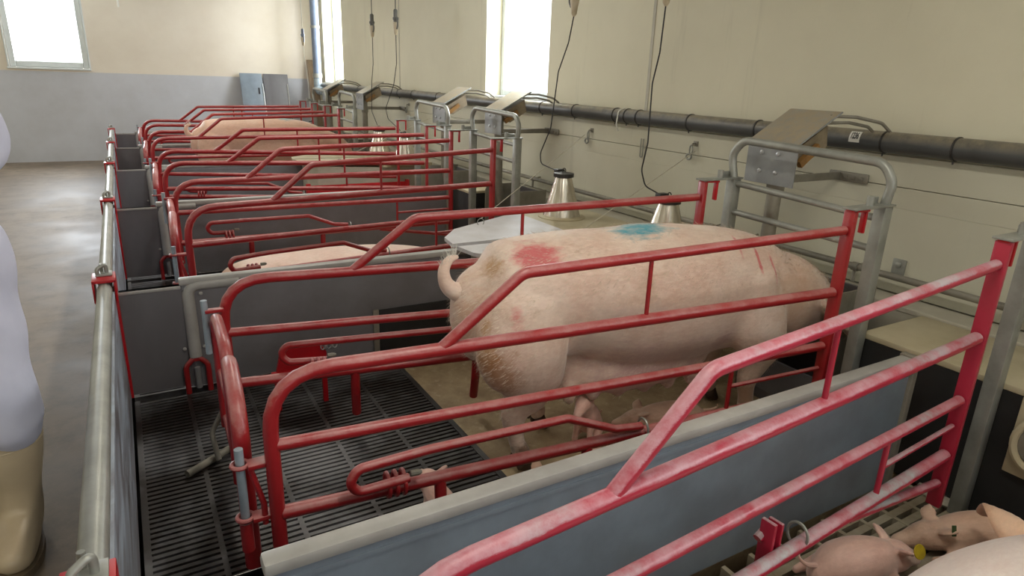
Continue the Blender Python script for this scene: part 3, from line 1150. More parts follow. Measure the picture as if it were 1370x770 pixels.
# ================================================================= NEST BOXES with heat lamps (second and fourth divider)
nest0 = lamp0 = None
nests = [(DIV[1], 1, 'white hinged nest box lid in the pen behind the standing sow'),
         (DIV[1], -1, 'nest box hidden mostly behind the back of the standing sow'),
         (DIV[3], -1, 'cream nest box lid beyond the lying sow, on the camera side of its divider'),
         (DIV[3], 1, 'far nest box on the wall side of the distant standing sow')]
lamps = [('tapered shiny heat lamp cone standing on the white nest lid, fully visible'),
         ('shiny heat lamp cone rising just behind the sow back'),
         ('far heat lamp cone right of its twin, above the cream nest lid'),
         ('far heat lamp cone with pinkish glow, left of its twin')]
lampy = [3.47, 2.50, 6.28, 6.96]
for k, (y, s, lb) in enumerate(nests):
    r_ = empty('nest_box', (0, y, 0))
    tag(r_, lb, 'nest box', 'nest boxes beside the dividers')

    def P(pts):
        return [(x, s * yy) for x, yy in pts]
    dep = 0.66 if k < 2 else 0.52
    bm = NB()
    prism(bm, P([(2.2, 0.03), (2.2, dep), (2.725, dep + 0.03), (2.725, 0.03)]), 0.505, 0.545)
    obj('rear_lid', bm, M['cream_pl'], r_, smooth=False)
    bm = NB()
    prism(bm, P([(1.44, 0.03), (1.46, 0.18), (1.60, 0.35 if k < 2 else 0.3), (2.195, dep - 0.01), (2.195, 0.03)]), 0.53, 0.55)
    ld = obj('front_lid', bm, M['white_lid'] if k < 2 else M['cream_pl'], r_, smooth=False)
    bm = NB()
    ring = [Vector((1.80 + 0.022 * cos(t), s * 0.40, 0.565 + 0.022 * sin(t))) for t in [2 * pi * j / 14 for j in range(14)]]
    tube(bm, ring, 0.003, seg=6, closed=True)
    obj('lid_ring', bm, M['galv'], ld)
    bm = NB()
    prism(bm, P([(1.52, 0.03), (1.53, 0.17), (1.61, 0.33 if k < 2 else 0.28), (2.2, dep - 0.02), (2.70, dep), (2.70, 0.03)]), 0.26, 0.505)
    obj('curb', bm, M['ledge'], r_, smooth=False)
    # lamp
    if lamp0 is None:
        l_ = empty('heat_lamp', (2.42, lampy[k], 0.545))
        bm = NB()
        seg = 20
        rings = []
        for i in range(9):
            t = i / 8
            rr = 0.122 * (1 - t) + 0.050 * t
            rings.append([bm.verts.new(((rr + 0.004 * (j % 2)) * cos(2 * pi * j / seg), (rr + 0.004 * (j % 2)) * sin(2 * pi * j / seg), 0.012 + 0.25 * t)) for j in range(seg)])
        for a, b in zip(rings, rings[1:]):
            for j in range(seg):
                bm.faces.new((a[j], a[(j + 1) % seg], b[(j + 1) % seg], b[j]))
        obj('shade', bm, M['foil'], l_, angle=60)
        bm = NB()
        lathe(bm, [(0.155, 0.0), (0.155, 0.006), (0.12, 0.016)], 28)
        obj('flange', bm, M['cream_pl'], l_)
        bm = NB()
        lathe(bm, [(0.045, 0.258), (0.066, 0.262), (0.066, 0.285), (0.03, 0.292)], 20)
        box(bm, (-0.03, 0.03, 0.275), (0.03, 0.075, 0.305), bev=0.005)
        ring = [Vector((0.014 * cos(t), 0, 0.302 + 0.014 * sin(t))) for t in [2 * pi * j / 12 for j in range(12)]]
        tube(bm, ring, 0.003, seg=6, closed=True)
        obj('cap', bm, M['black_pl'], l_)
        lamp0 = l_
    else:
        l_ = copy_tree(lamp0)
        l_.location = (2.42, lampy[k], 0.545)
        if k == 3:
            l_.location = (2.40, 6.99, 0.545)
    tag(l_, lamps[k], 'heat lamp', 'heat lamp cones on the nest boxes')
l_ = copy_tree(lamp0)
l_.location = (2.40, 9.95, 0.40)
tag(l_, 'small white heat lamp cone near the far corner', 'heat lamp', 'heat lamp cones on the nest boxes')
bm = NB()
box(bm, (2.20, 9.80, 0.0), (2.70, 10.5, 0.40), bev=0.004)
bx = obj('nest_box', bm, M['ledge'])
tag(bx, 'low nest base under the farthest heat lamp cone', 'nest box')

# red board on the floor in the middle distance crate
bm = NB()
box(bm, (1.45, 6.30, 0.0), (2.45, 6.32, 0.36), bev=0.004)
box(bm, (1.43, 6.29, 0.0), (1.47, 6.33, 0.38), bev=0.004)
box(bm, (2.43, 6.29, 0.0), (2.47, 6.33, 0.38), bev=0.004)
tag(obj('red_nest_board', bm, M['red_bright']), 'bright red board standing in front of the cream nest box', 'board')

# ================================================================= WALL FITTINGS
# feed pipe
root = empty('feed_pipe', (2.94, 0, 1.185))
tag(root, 'thick dark grey feed pipe running the length of the right wall', 'pipe')
bm = NB()
tube(bm, [(0, YF + 0.1, 0), (0, 11.5, 0)], 0.046, seg=24)
obj('pipe', bm, M['feed_pipe'], root)
for y in (0.62, 1.0, 1.42, 1.72, 2.10, 2.42, 2.92, 3.38, 3.50, 3.62, 4.1, 4.55, 5.0, 6.1, 6.6, 7.3, 7.75, 8.6, 9.3):
    bm = NB()
    tube(bm, [(0, y - 0.004, 0), (0, y + 0.004, 0)], 0.050, seg=24)
    tube(bm, [(-0.01, y, -0.045), (-0.012, y, -0.062)], 0.004, seg=6)
    obj('pipe_clip', bm, M['black_pl'], root)
bm = NB()
tube(bm, [(0.0, 3.545, 0.05), (-0.045, 3.55, 0.03), (-0.05, 3.56, -0.06), (-0.03, 3.56, -0.10)], 0.005, 0.02, 8)
obj('cable_tie', bm, M['paper'], root)
# vertical pipe in the corner
root = empty('corner_pipe', (2.86, 11.30, 1.2))
tag(root, 'blue-grey vertical pipe with coupling in the far corner beside a window', 'pipe')
bm = NB()
tube(bm, [(0, 0, 0.08), (0, 0, ZC - 1.2)], 0.065, seg=20)
obj('pipe', bm, M['pipe_blue'], root)
bm = NB()
tube(bm, [(0.0, 0, 0.10), (0.0, 0, 0.17)], 0.075, seg=20)
obj('coupling', bm, M['galv'], root)
bm = NB()
tube(bm, [(0.0, 0, 0.86), (0.0, 0, 0.90)], 0.072, seg=20)
obj('coupling', bm, M['galv'], root)
bm = NB()
tube(bm, [(0.0, 0, 0.09), (0.0, 0, -0.1), (0.02, -0.25, -0.1)], 0.066, 0.1, 18)
obj('elbow', bm, M['pale_blue'], root)

# water pipe low on the wall
root = empty('water_pipe', (2.90, 0, 0.612))
tag(root, 'thin galvanized water pipe low along the right wall', 'pipe')
bm = NB()
tube(bm, [(0, YF + 0.2, 0), (0, 9.5, 0)], 0.016, seg=12)
obj('pipe', bm, M['galv_dull'], root)
for y in (0.9, 1.72, 2.35, 2.62, 3.1, 4.6):
    bm = NB()
    tube(bm, [(0, y - 0.015, 0), (0, y + 0.015, 0)], 0.021, seg=12)
    tube(bm, [(0, y, 0), (-0.005, y, -0.07)], 0.009, seg=8)
    tube(bm, [(0, y, 0.0), (0.075, y, 0.01)], 0.006, seg=8)
    obj('fitting', bm, M['galv_dull'], root)

# sticker with the number
def text_mesh(s, size, name, mt, parent, mw, ext=0.0004, off=0.0):
    cu = bpy.data.curves.new('txt', 'FONT')
    cu.body = s
    cu.size = size
    cu.extrude = ext
    cu.offset = off
    cu.align_x = 'CENTER'
    cu.align_y = 'CENTER'
    t = bpy.data.objects.new('txt', cu)
    COL.objects.link(t)
    bpy.context.view_layer.update()
    me = bpy.data.meshes.new_from_object(t)
    bpy.data.objects.remove(t)
    o = bpy.data.objects.new(name, me)
    me.materials.clear()
    me.materials.append(mt)
    COL.objects.link(o)
    o.parent = parent
    o.matrix_local = mw
    return o


def sticker(y, z, txt, label, ang=R(18), hgt=0.052, wid=0.052):
    """a curved label on the feed pipe; local x runs along -y, local y upwards round the pipe"""
    root = empty('number_sticker', (2.94, y, 1.185))
    tag(root, label, 'sticker')
    bm = NB()
    rr = 0.0475
    n = 8
    a0, a1 = ang - hgt / 2 / rr, ang + hgt / 2 / rr
    lo = []
    for i in range(n + 1):
        a = a0 + (a1 - a0) * i / n
        row = []
        for yy in (-wid / 2, wid / 2):
            row.append((bm.verts.new((-rr * cos(a), yy, rr * sin(a))), bm.verts.new((-(rr - 0.002) * cos(a), yy, (rr - 0.002) * sin(a)))))
        lo.append(row)
    for i in range(n):
        p, q = lo[i], lo[i + 1]
        bm.faces.new((p[0][0], p[1][0], q[1][0], q[0][0]))
        bm.faces.new((p[0][1], q[0][1], q[1][1], p[1][1]))
        for s_ in (0, 1):
            bm.faces.new((p[s_][0], q[s_][0], q[s_][1], p[s_][1]))
    obj('label_paper', bm, M['paper'], root)
    mw = Matrix(((0, sin(0), -1, 0), (-1, 0, 0, 0), (0, 1, 0, 0), (0, 0, 0, 1)))
    rot = Matrix.Rotation(ang, 4, 'Y')
    t = text_mesh(txt, 0.0235, 'digits', M['ink'], root, Matrix.Identity(4), off=0.0006)
    # bend the lettering round the pipe
    tb = NB()
    tb.from_mesh(t.data)
    bmesh.ops.triangulate(tb, faces=tb.faces)
    bmesh.ops.subdivide_edges(tb, edges=[e for e in tb.edges if e.calc_length() > 0.004], cuts=3, use_grid_fill=True)
    tb.to_mesh(t.data)
    tb.free()
    for v in t.data.vertices:
        x_, y_, z_ = v.co
        a = ang + 0.003 / rr + (y_ * 1.75) / rr
        rad = rr + 0.0010 + z_
        v.co = (-rad * cos(a), -x_ * 0.83, rad * sin(a))
    return root


sticker(1.845, 1.2, '1236', 'white sticker with black number on the dark pipe, right of the feed dispenser')
sticker(4.93, 1.2, '1235', 'small white number sticker on the dark pipe just under the side window')

# shackle hooks on the wall
hk = None
hkl = ['steel shackle hanging on the boards, above the shiny lamp cones', 'steel shackle hanging on the boards right of the black cable',
       'shackle on the boards far away between two feed dispensers', 'shackle on the boards between the hanging black cables']
for k, (y, z) in enumerate(((3.93, 1.055), (2.89, 1.06), (6.6, 1.055), (7.55, 1.06))):
    if hk is None:
        h = empty('wall_hook', (2.972, y, z))
        bm = NB()
        box(bm, (-0.006, -0.018, -0.012), (0.0, 0.018, 0.018), bev=0.002)
        tube(bm, [(-0.006, 0, 0.004), (-0.03, 0, 0.004), (-0.03, 0.0, -0.01)], 0.005, 0.008, 8)
        obj('hook_base', bm, M['galv_dull'], h)
        bm = NB()
        ring = [Vector((-0.025 + 0.006 * cos(t), 0.018 * cos(t) + 0.012, -0.035 + 0.03 * sin(t))) for t in [2 * pi * j / 14 for j in range(14)]]
        tube(bm, ring, 0.0045, seg=8, closed=True)
        ring = [Vector((-0.03, 0.02 + 0.02 * cos(t), -0.075 + 0.016 * sin(t))) for t in [2 * pi * j / 14 for j in range(14)]]
        tube(bm, ring, 0.006, seg=8, closed=True)
        obj('shackle', bm, M['galv'], h)
        hk = h
    else:
        h = copy_tree(hk)
        h.location = (2.972, y, z)
    tag(h, hkl[k], 'hook', 'shackles on the wall boards')

# bolt plate and slotted plates
bm = NB()
box(bm, (2.962, 1.53, 0.60), (2.972, 1.59, 0.68), bev=0.003)
bolt(bm, (2.962, 1.56, 0.655), (-1, 0, 0), 0.014, 0.012)
tag(obj('bolt_plate', bm, M['galv']), 'small square steel plate with a bolt low on the wall', 'bolt plate')
root = empty('slotted_rail', (2.96, 3.36, 0.95))
tag(root, 'narrow vertical slotted steel strip on the boards beside the black cable', 'bracket')
bm = NB()
tube(bm, [(0, -0.012, 0.10), (0, -0.012, -0.02), (0, 0.012, -0.02), (0, 0.012, 0.10)], 0.004, 0.012, 8)
obj('strip', bm, M['galv'], root)

# hanging connectors and their cables
def cable_drop(x, y, ztop, z_plug, path, label_p, label_c, white=False, flip=1):
    p = empty('plug_connector', (x, y, z_plug))
    tag(p, label_p, 'plug', 'plug connectors hanging from the ceiling')
    dark = M['pipe_dark'] if not white else M['pipe_blue']
    bm = NB()
    lathe(bm, [(0.012, 0.03), (0.02, 0.04), (0.022, 0.10), (0.028, 0.105), (0.028, 0.125), (0.02, 0.13), (0.020, 0.19), (0.012, 0.20)], 16)
    obj('socket', bm, dark, p)
    bm = NB()
    lathe(bm, [(0.006, -0.035), (0.017, -0.02), (0.022, 0.02), (0.028, 0.055), (0.028, 0.08), (0.02, 0.085)], 16)
    obj('plug_body', bm, M['ivory_pl'], p)
    bm = NB()
    tube(bm, [(0, flip * 0.022, 0.12), (0, flip * 0.05, 0.09), (0, flip * 0.052, 0.05), (0, flip * 0.032, 0.02)], 0.008, 0.02, 8)
    obj('spring_lid', bm, dark, p)
    bm = NB()
    cm = M['cord_black'] if not white else M['paper']
    tube(bm, [(0, 0, 0.19), (0.0, 0, ztop - z_plug)], 0.0045, seg=8)
    obj('supply_cord', bm, cm, p)
    bm = NB()
    tube(bm, [(x, y, z_plug - 0.03)] + path, 0.0038, 0.06, 8)
    c = obj('power_cable', bm, cm)
    tag(c, label_c, 'cable', 'cables hanging to the heat lamps')


cable_drop(2.42, 3.46, ZC, 1.80, [(2.42, 3.50, 1.62), (2.41, 3.58, 1.45), (2.40, 3.62, 1.10), (2.40, 3.73, 0.93), (2.40, 3.72, 0.86), (2.42, 3.55, 0.835)],
           'ivory plug connector hanging right of the side window', 'black cable curving down to the fully visible lamp cone', flip=1)
cable_drop(2.40, 2.645, ZC, 1.80, [(2.40, 2.655, 1.55), (2.41, 2.70, 1.40), (2.40, 2.68, 1.10), (2.40, 2.71, 0.95), (2.40, 2.67, 0.87), (2.42, 2.57, 0.84)],
           'ivory plug connector at the top edge, nearest the camera', 'black cable running down to the lamp behind the sow back', flip=1)
cable_drop(2.42, 7.18, ZC, 1.80, [(2.42, 7.18, 1.5), (2.42, 7.25, 1.3), (2.42, 7.28, 1.0), (2.42, 7.1, 0.86)],
           'left one of two dark plugs hanging side by side', 'left one of the two cables hanging between far dispensers', flip=-1)
cable_drop(2.42, 6.47, ZC, 1.80, [(2.42, 6.47, 1.5), (2.42, 6.56, 1.3), (2.42, 6.82, 1.05), (2.42, 6.75, 0.95), (2.42, 6.40, 0.86)],
           'right one of two dark plugs hanging side by side', 'right one of the two cables, bulging to the left', flip=-1)
cable_drop(2.40, 10.2, ZC, 1.78, [(2.40, 10.15, 1.5), (2.40, 10.05, 1.25), (2.40, 9.98, 0.72)],
           'pale plug connector on a white cord in the far corner', 'white cable hanging in the far corner', white=True, flip=-1)

# strings lifting the nest lids
for pts, lb in (([(1.80, 3.43, 0.585), (2.96, 4.0, 1.02)], 'pale string from the white nest lid up to the wall'),
                ([(1.80, 2.63, 0.585), (2.96, 2.88, 1.02)], 'pale string rising from behind the blue sow back'),
                ([(1.80, 6.45, 0.585), (2.96, 6.6, 1.02)], 'pale string above the cream nest lid far away')):
    bm = NB()
    tube(bm, pts, 0.0022, seg=6)
    tag(obj('lid_string', bm, M['string']), lb, 'string', 'strings lifting the nest lids')

# leaning boards at the back wall
bdl = [('grey_board', 'pvc', 1.72, 2.06, 'left grey board leaning on the back wall, with hand slot'),
       ('grey_board', 'pvc_brown', 2.08, 2.47, 'right brownish grey board leaning on the back wall')]
for nm, mt, xa, xb, lb in bdl:
    bm = NB()
    box(bm, (0, 0, 0), (xb - xa, 0.02, 1.38), bev=0.004)
    o = obj(nm, bm, M[mt], loc=(xa, YB - 0.42, 0.005), rot=(R(-15), 0, 0))
    tag(o, lb, 'board', 'boards leaning on the back wall')
    if mt == 'pvc':
        bm = NB()
        box(bm, (0.26, -0.004, 1.05), (0.285, 0.0, 1.15), bev=0.004)
        obj('hand_slot', bm, M['black'], o)
        bm = NB()
        box(bm, (0.33, -0.01, 0.05), (0.345, 0.0, 1.22), bev=0.003)
        obj('edge_strip', bm, M['alu'], o)
    else:
        bm = NB()
        box(bm, (0.36, -0.01, 0.05), (0.375, 0.0, 1.22), bev=0.003)
        obj('edge_strip', bm, M['pvc_cap'], o)
bm = NB()
box(bm, (0, 0, 0), (0.16, 0.018, 1.62), bev=0.004)
tag(obj('grey_board', bm, M['brown_board'], loc=(2.80, YB - 0.43, 0.005), rot=(R(-13), 0, 0)), 'narrow brown board standing in the corner behind the blue-grey pipe', 'board', 'boards leaning on the back wall')
# small bracket with a hook on the back wall band, thin tube above
bm = NB()
box(bm, (-0.12, YB - 0.012, 0.36), (0.06, YB, 0.385), bev=0.003)
tube(bm, [(-0.02, YB - 0.01, 0.40), (-0.02, YB - 0.04, 0.40), (-0.02, YB - 0.04, 0.33)], 0.008, 0.01, 8)
tag(obj('wall_bracket', bm, M['galv']), 'small steel bracket low on the grey band of the back wall', 'bracket')
bm = NB()
tube(bm, [(0.14, 10.6, 2.72), (0.14, 10.6, 2.12)], 0.010, seg=8)
tag(obj('hanging_tube', bm, M['paper']), 'short thin white tube hanging at the top left', 'tube')

# ================================================================= ANIMALS


def blob(bm, pts, radii, seg=18, flat=None):
    """tapering rounded tube along pts; radii = list of r or (ry, rz) per point"""
    pts = [Vector(p) for p in pts]
    n = len(pts)
    rr = [(r, r) if not isinstance(r, (tuple, list)) else r for r in radii]
    P_, Q = [], []
    # rounded ends
    def endcap(i, s):
        t = (pts[i] - pts[i + s]).normalized()
        out = []
        for f_, g_ in ((0.97, 0.15), (0.75, 0.62), (0.4, 0.90)):
            out.append((pts[i] + t * g_ * min(rr[i]), (rr[i][0] * f_, rr[i][1] * f_)))
        return out
    c0 = endcap(0, 1)[::-1]
    c1 = endcap(n - 1, -1)
    # resample the middle smoothly (catmull-rom)
    mid = []
    for i in range(n - 1):
        p0, p1, p2, p3 = pts[max(i - 1, 0)], pts[i], pts[i + 1], pts[min(i + 2, n - 1)]
        a0, a1, a2, a3 = rr[max(i - 1, 0)], rr[i], rr[i + 1], rr[min(i + 2, n - 1)]
        for k in range(5):
            t = k / 5

            def cr(a, b, c, d):
                return 0.5 * (2 * b + (c - a) * t + (2 * a - 5 * b + 4 * c - d) * t * t + (3 * b - a - 3 * c + d) * t ** 3)
            mid.append((cr(p0, p1, p2, p3), (cr(a0[0], a1[0], a2[0], a3[0]), cr(a0[1], a1[1], a2[1], a3[1]))))
    mid.append((pts[-1], rr[-1]))
    seq = c0 + mid + c1
    rings = []
    side = Vector((0, 1, 0)) if flat is None else Vector(flat)
    for i, (p, r) in enumerate(seq):
        a = seq[max(i - 1, 0)][0]
        b = seq[min(i + 1, len(seq) - 1)][0]
        t = (b - a).normalized()
        u = side - t * side.dot(t)
        if u.length < 0.2:
            u = Vector((1, 0, 0)) - t * t.x
        u.normalize()
        v = t.cross(u)
        rings.append([bm.verts.new(p + u * (r[0] * cos(2 * pi * k / seg)) + v * (r[1] * sin(2 * pi * k / seg))) for k in range(seg)])
    for a, b in zip(rings, rings[1:]):
        for k in range(seg):
            bm.faces.new((a[k], a[(k + 1) % seg], b[(k + 1) % seg], b[k]))
    bm.faces.new(rings[0][::-1])
    bm.faces.new(rings[-1])


def fuse(name, bm, mt, voxel, smooth_it=6, parent=None):
    """one continuous skin out of overlapping volumes"""
    bmesh.ops.recalc_face_normals(bm, faces=bm.faces)
    me = bpy.data.meshes.new('tmp')
    bm.to_mesh(me)
    bm.free()
    o = bpy.data.objects.new('tmp', me)
    COL.objects.link(o)
    r = o.modifiers.new('r', 'REMESH')
    r.mode = 'VOXEL'
    r.voxel_size = voxel
    r.use_smooth_shade = True
    s = o.modifiers.new('s', 'SMOOTH')
    s.factor = 0.5
    s.iterations = smooth_it
    bpy.context.view_layer.update()
    dg = bpy.context.evaluated_depsgraph_get()
    m2 = bpy.data.meshes.new_from_object(o.evaluated_get(dg))
    bpy.data.objects.remove(o)
    m2.name = name
    m2.materials.clear()
    m2.materials.append(mt)
    for p in m2.polygons:
        p.use_smooth = True
    n = bpy.data.objects.new(name, m2)
    COL.objects.link(n)
    if parent:
        n.parent = parent
    return n


def ear(bm, base, tip, width, thick=0.012):
    """thick leaf-shaped ear"""
    base, tip = Vector(base), Vector(tip)
    d = tip - base
    sd = d.cross(Vector((0, 0, 1)))
    if sd.length < 0.01:
        sd = Vector((0, 1, 0))
    sd.normalize()
    pts = [base + d * t for t in (0, 0.25, 0.55, 0.85, 1.0)]
    ws = [0.55, 0.9, 1.0, 0.5, 0.12]
    blob(bm, pts, [(width * w_ / 2, thick * (1.2 - 0.4 * i / 4)) for i, w_ in enumerate(ws)], 12, flat=sd)


def sow_standing(name, mt):
    """x forward from the rump (0) to the snout; origin on the floor"""
    root = empty(name)
    bm = NB()
    # trunk
    prof = [(0.03, 0.62, 0.09, 0.16), (0.12, 0.615, 0.175, 0.235), (0.27, 0.63, 0.200, 0.245), (0.46, 0.645, 0.212, 0.240), (0.58, 0.63, 0.226, 0.258),
            (0.72, 0.61, 0.238, 0.285), (0.95, 0.60, 0.238, 0.285), (1.15, 0.60, 0.215, 0.265), (1.32, 0.58, 0.195, 0.245),
            (1.45, 0.55, 0.175, 0.21), (1.56, 0.515, 0.15, 0.175)]
    blob(bm, [(a, 0, b) for a, b, c, d in prof], [(c, d) for a, b, c, d in prof], 28)
    # neck and head
    blob(bm, [(1.45, 0, 0.56), (1.60, 0, 0.525), (1.73, 0, 0.47), (1.84, 0, 0.375), (1.93, 0, 0.29), (1.99, 0, 0.245)],
         [(0.17, 0.20), (0.155, 0.19), (0.130, 0.155), (0.09, 0.095), (0.062, 0.060), (0.055, 0.052)], 22)
    # jowl
    blob(bm, [(1.62, 0, 0.40), (1.74, 0, 0.34)], [(0.12, 0.09), (0.08, 0.06)], 16)
    # snout disc
    blob(bm, [(1.985, 0, 0.245), (2.01, 0, 0.228)], [(0.062, 0.056), (0.058, 0.052)], 16)
    # hams and shoulders
    for s in (-1, 1):
        blob(bm, [(0.20, s * 0.10, 0.64), (0.19, s * 0.135, 0.50), (0.22, s * 0.145, 0.38), (0.22, s * 0.14, 0.29)],
             [(0.12, 0.18), (0.125, 0.19), (0.092, 0.145), (0.052, 0.078)], 20)
        hx = 0.10 if s < 0 else 0.30
        # hind leg: knee forward, hock back, shank down
        blob(bm, [(0.25, s * 0.135, 0.42), (0.24 + (hx - 0.2) * 0.4, s * 0.14, 0.32), (0.16 + (hx - 0.1) * 0.8, s * 0.14, 0.235), (0.175 + (hx - 0.1) * 0.9, s * 0.14, 0.14), (0.20 + (hx - 0.1) * 1.0, s * 0.14, 0.075)],
             [(0.085, 0.12), (0.055, 0.085), (0.038, 0.055), (0.030, 0.034), (0.036, 0.042)], 16)
        # shoulder and front leg
        blob(bm, [(1.24, s * 0.11, 0.66), (1.29, s * 0.145, 0.50), (1.34, s * 0.15, 0.40), (1.33, s * 0.14, 0.31), (1.31, s * 0.13, 0.22), (1.32, s * 0.13, 0.14), (1.33, s * 0.13, 0.075)],
             [(0.10, 0.15), (0.095, 0.15), (0.085, 0.115), (0.058, 0.072), (0.042, 0.046), (0.034, 0.036), (0.038, 0.044)], 18)
    # belly / udder with teats
    blob(bm, [(0.42, 0, 0.34), (0.60, 0, 0.315), (0.85, 0, 0.315), (1.08, 0, 0.34)], [(0.11, 0.07), (0.155, 0.085), (0.16, 0.075), (0.11, 0.05)], 18)
    for i, x in enumerate((0.42, 0.53, 0.65, 0.78, 0.90, 1.02)):
        for s in (-1, 1):
            blob(bm, [(x, s * 0.09, 0.30), (x, s * 0.10, 0.255)], [0.040, 0.030], 12)
            blob(bm, [(x, s * 0.10, 0.25), (x, s * 0.105, 0.232)], [0.010, 0.008], 10)
    for s in (-1, 1):
        ear(bm, (1.66, s * 0.12, 0.57), (1.80, s * 0.225, 0.40), 0.17, 0.018)
    body = fuse('body', bm, mt, 0.0135, 5, root)
    # tail, curled up
    bm = NB()
    tp = [(0.05, 0.0, 0.70), (-0.03, -0.01, 0.69), (-0.075, -0.015, 0.72), (-0.085, -0.01, 0.77), (-0.06, 0.0, 0.805), (-0.03, 0.01, 0.81)]
    blob(bm, tp, [0.040, 0.034, 0.028, 0.022, 0.015, 0.008], 12)
    obj('tail', bm, mt, root)
    bm = NB()
    rr_ = random.Random(2)
    for i in range(60):
        b0 = Vector(tp[3]).lerp(Vector(tp[5]), rr_.random())
        tube(bm, [b0, b0 + Vector((-0.03 + rr_.random() * 0.05, rr_.uniform(-0.02, 0.02), 0.03 + rr_.random() * 0.025))], 0.0012, seg=4, radii=[0.0014, 0.0004])
    obj('tail_hair', bm, M['paper'], root)
    for s in (-1, 1):
        hx = 0.10 if s < 0 else 0.30
        for (x, y) in ((0.20 + (hx - 0.1) * 1.0, s * 0.14), (1.335, s * 0.13)):
            bm = NB()
            for q in (-1, 1):
                blob(bm, [(x + 0.00, y + q * 0.019, 0.045), (x + 0.03, y + q * 0.019, 0.017)], [(0.019, 0.034), (0.017, 0.017)], 10)
            blob(bm, [(x - 0.035, y, 0.075), (x - 0.045, y, 0.06)], [0.012, 0.010], 8)
            obj('hoof', bm, M['hoof'], root)
    for s in (-1, 1):
        bm = NB()
        blob(bm, [(1.83, s * 0.100, 0.43), (1.832, s * 0.101, 0.429)], [0.012, 0.012], 8)
        obj('eye', bm, M['ink'], root)
    return root


sowB = sow_standing('sow', M['sow'])
sowB.location = (0.965, 1.95, 0.0)
sowB.rotation_euler = (0, 0, math.atan2(-0.27, 1.75))
sowB.scale = (0.925, 0.97, 0.995)
tag(sowB, 'large pink sow standing with blue spray on her back and red marks on the rump', 'pig', 'sows in the crates')
sowE = copy_tree(sowB)
snap = list(COL.objects)
for ch in kids(sowE, snap):
    if ch.name.startswith(('body', 'tail')) and 'hair' not in ch.name:
        me = ch.data.copy()
        me.materials.clear()
        me.materials.append(M['sow_far'])
        ch.data = me
sowE.location = (0.66, 8.02, 0)
sowE.rotation_euler = (0, 0, 0)
tag(sowE, 'distant orange-pink sow standing with a faint blue mark', 'pig', 'sows in the crates')


def bristles(body, parent, count, seed, length=0.020):
    rg = random.Random(seed)
    me = body.data
    polys = [p for p in me.polygons if p.center.z > 0.22]
    bm = NB()
    for i in range(count):
        p = polys[rg.randrange(len(polys))]
        c_ = p.center + Vector((rg.uniform(-0.005, 0.005), rg.uniform(-0.005, 0.005), rg.uniform(-0.004, 0.004)))
        nn = p.normal
        back = Vector((-1, 0, -0.45))
        back = back - nn * back.dot(nn)
        if back.length < 0.1:
            continue
        back.normalize()
        d = (back + nn * rg.uniform(0.28, 0.75) + Vector((rg.uniform(-.25, .25), rg.uniform(-.25, .25), rg.uniform(-.25, .25)))).normalized()
        sd = d.cross(nn).normalized() * 0.0007
        c_ = c_ - nn * 0.002
        L = length * rg.uniform(0.6, 1.4)
        bm.faces.new((bm.verts.new(c_ - sd), bm.verts.new(c_ + sd), bm.verts.new(c_ + d * L)))
    m_ = bpy.data.meshes.new('hair')
    bm.to_mesh(m_)
    bm.free()
    m_.materials.append(M['bristle'])
    o = bpy.data.objects.new('hair', m_)
    COL.objects.link(o)
    o.parent = parent
    return o


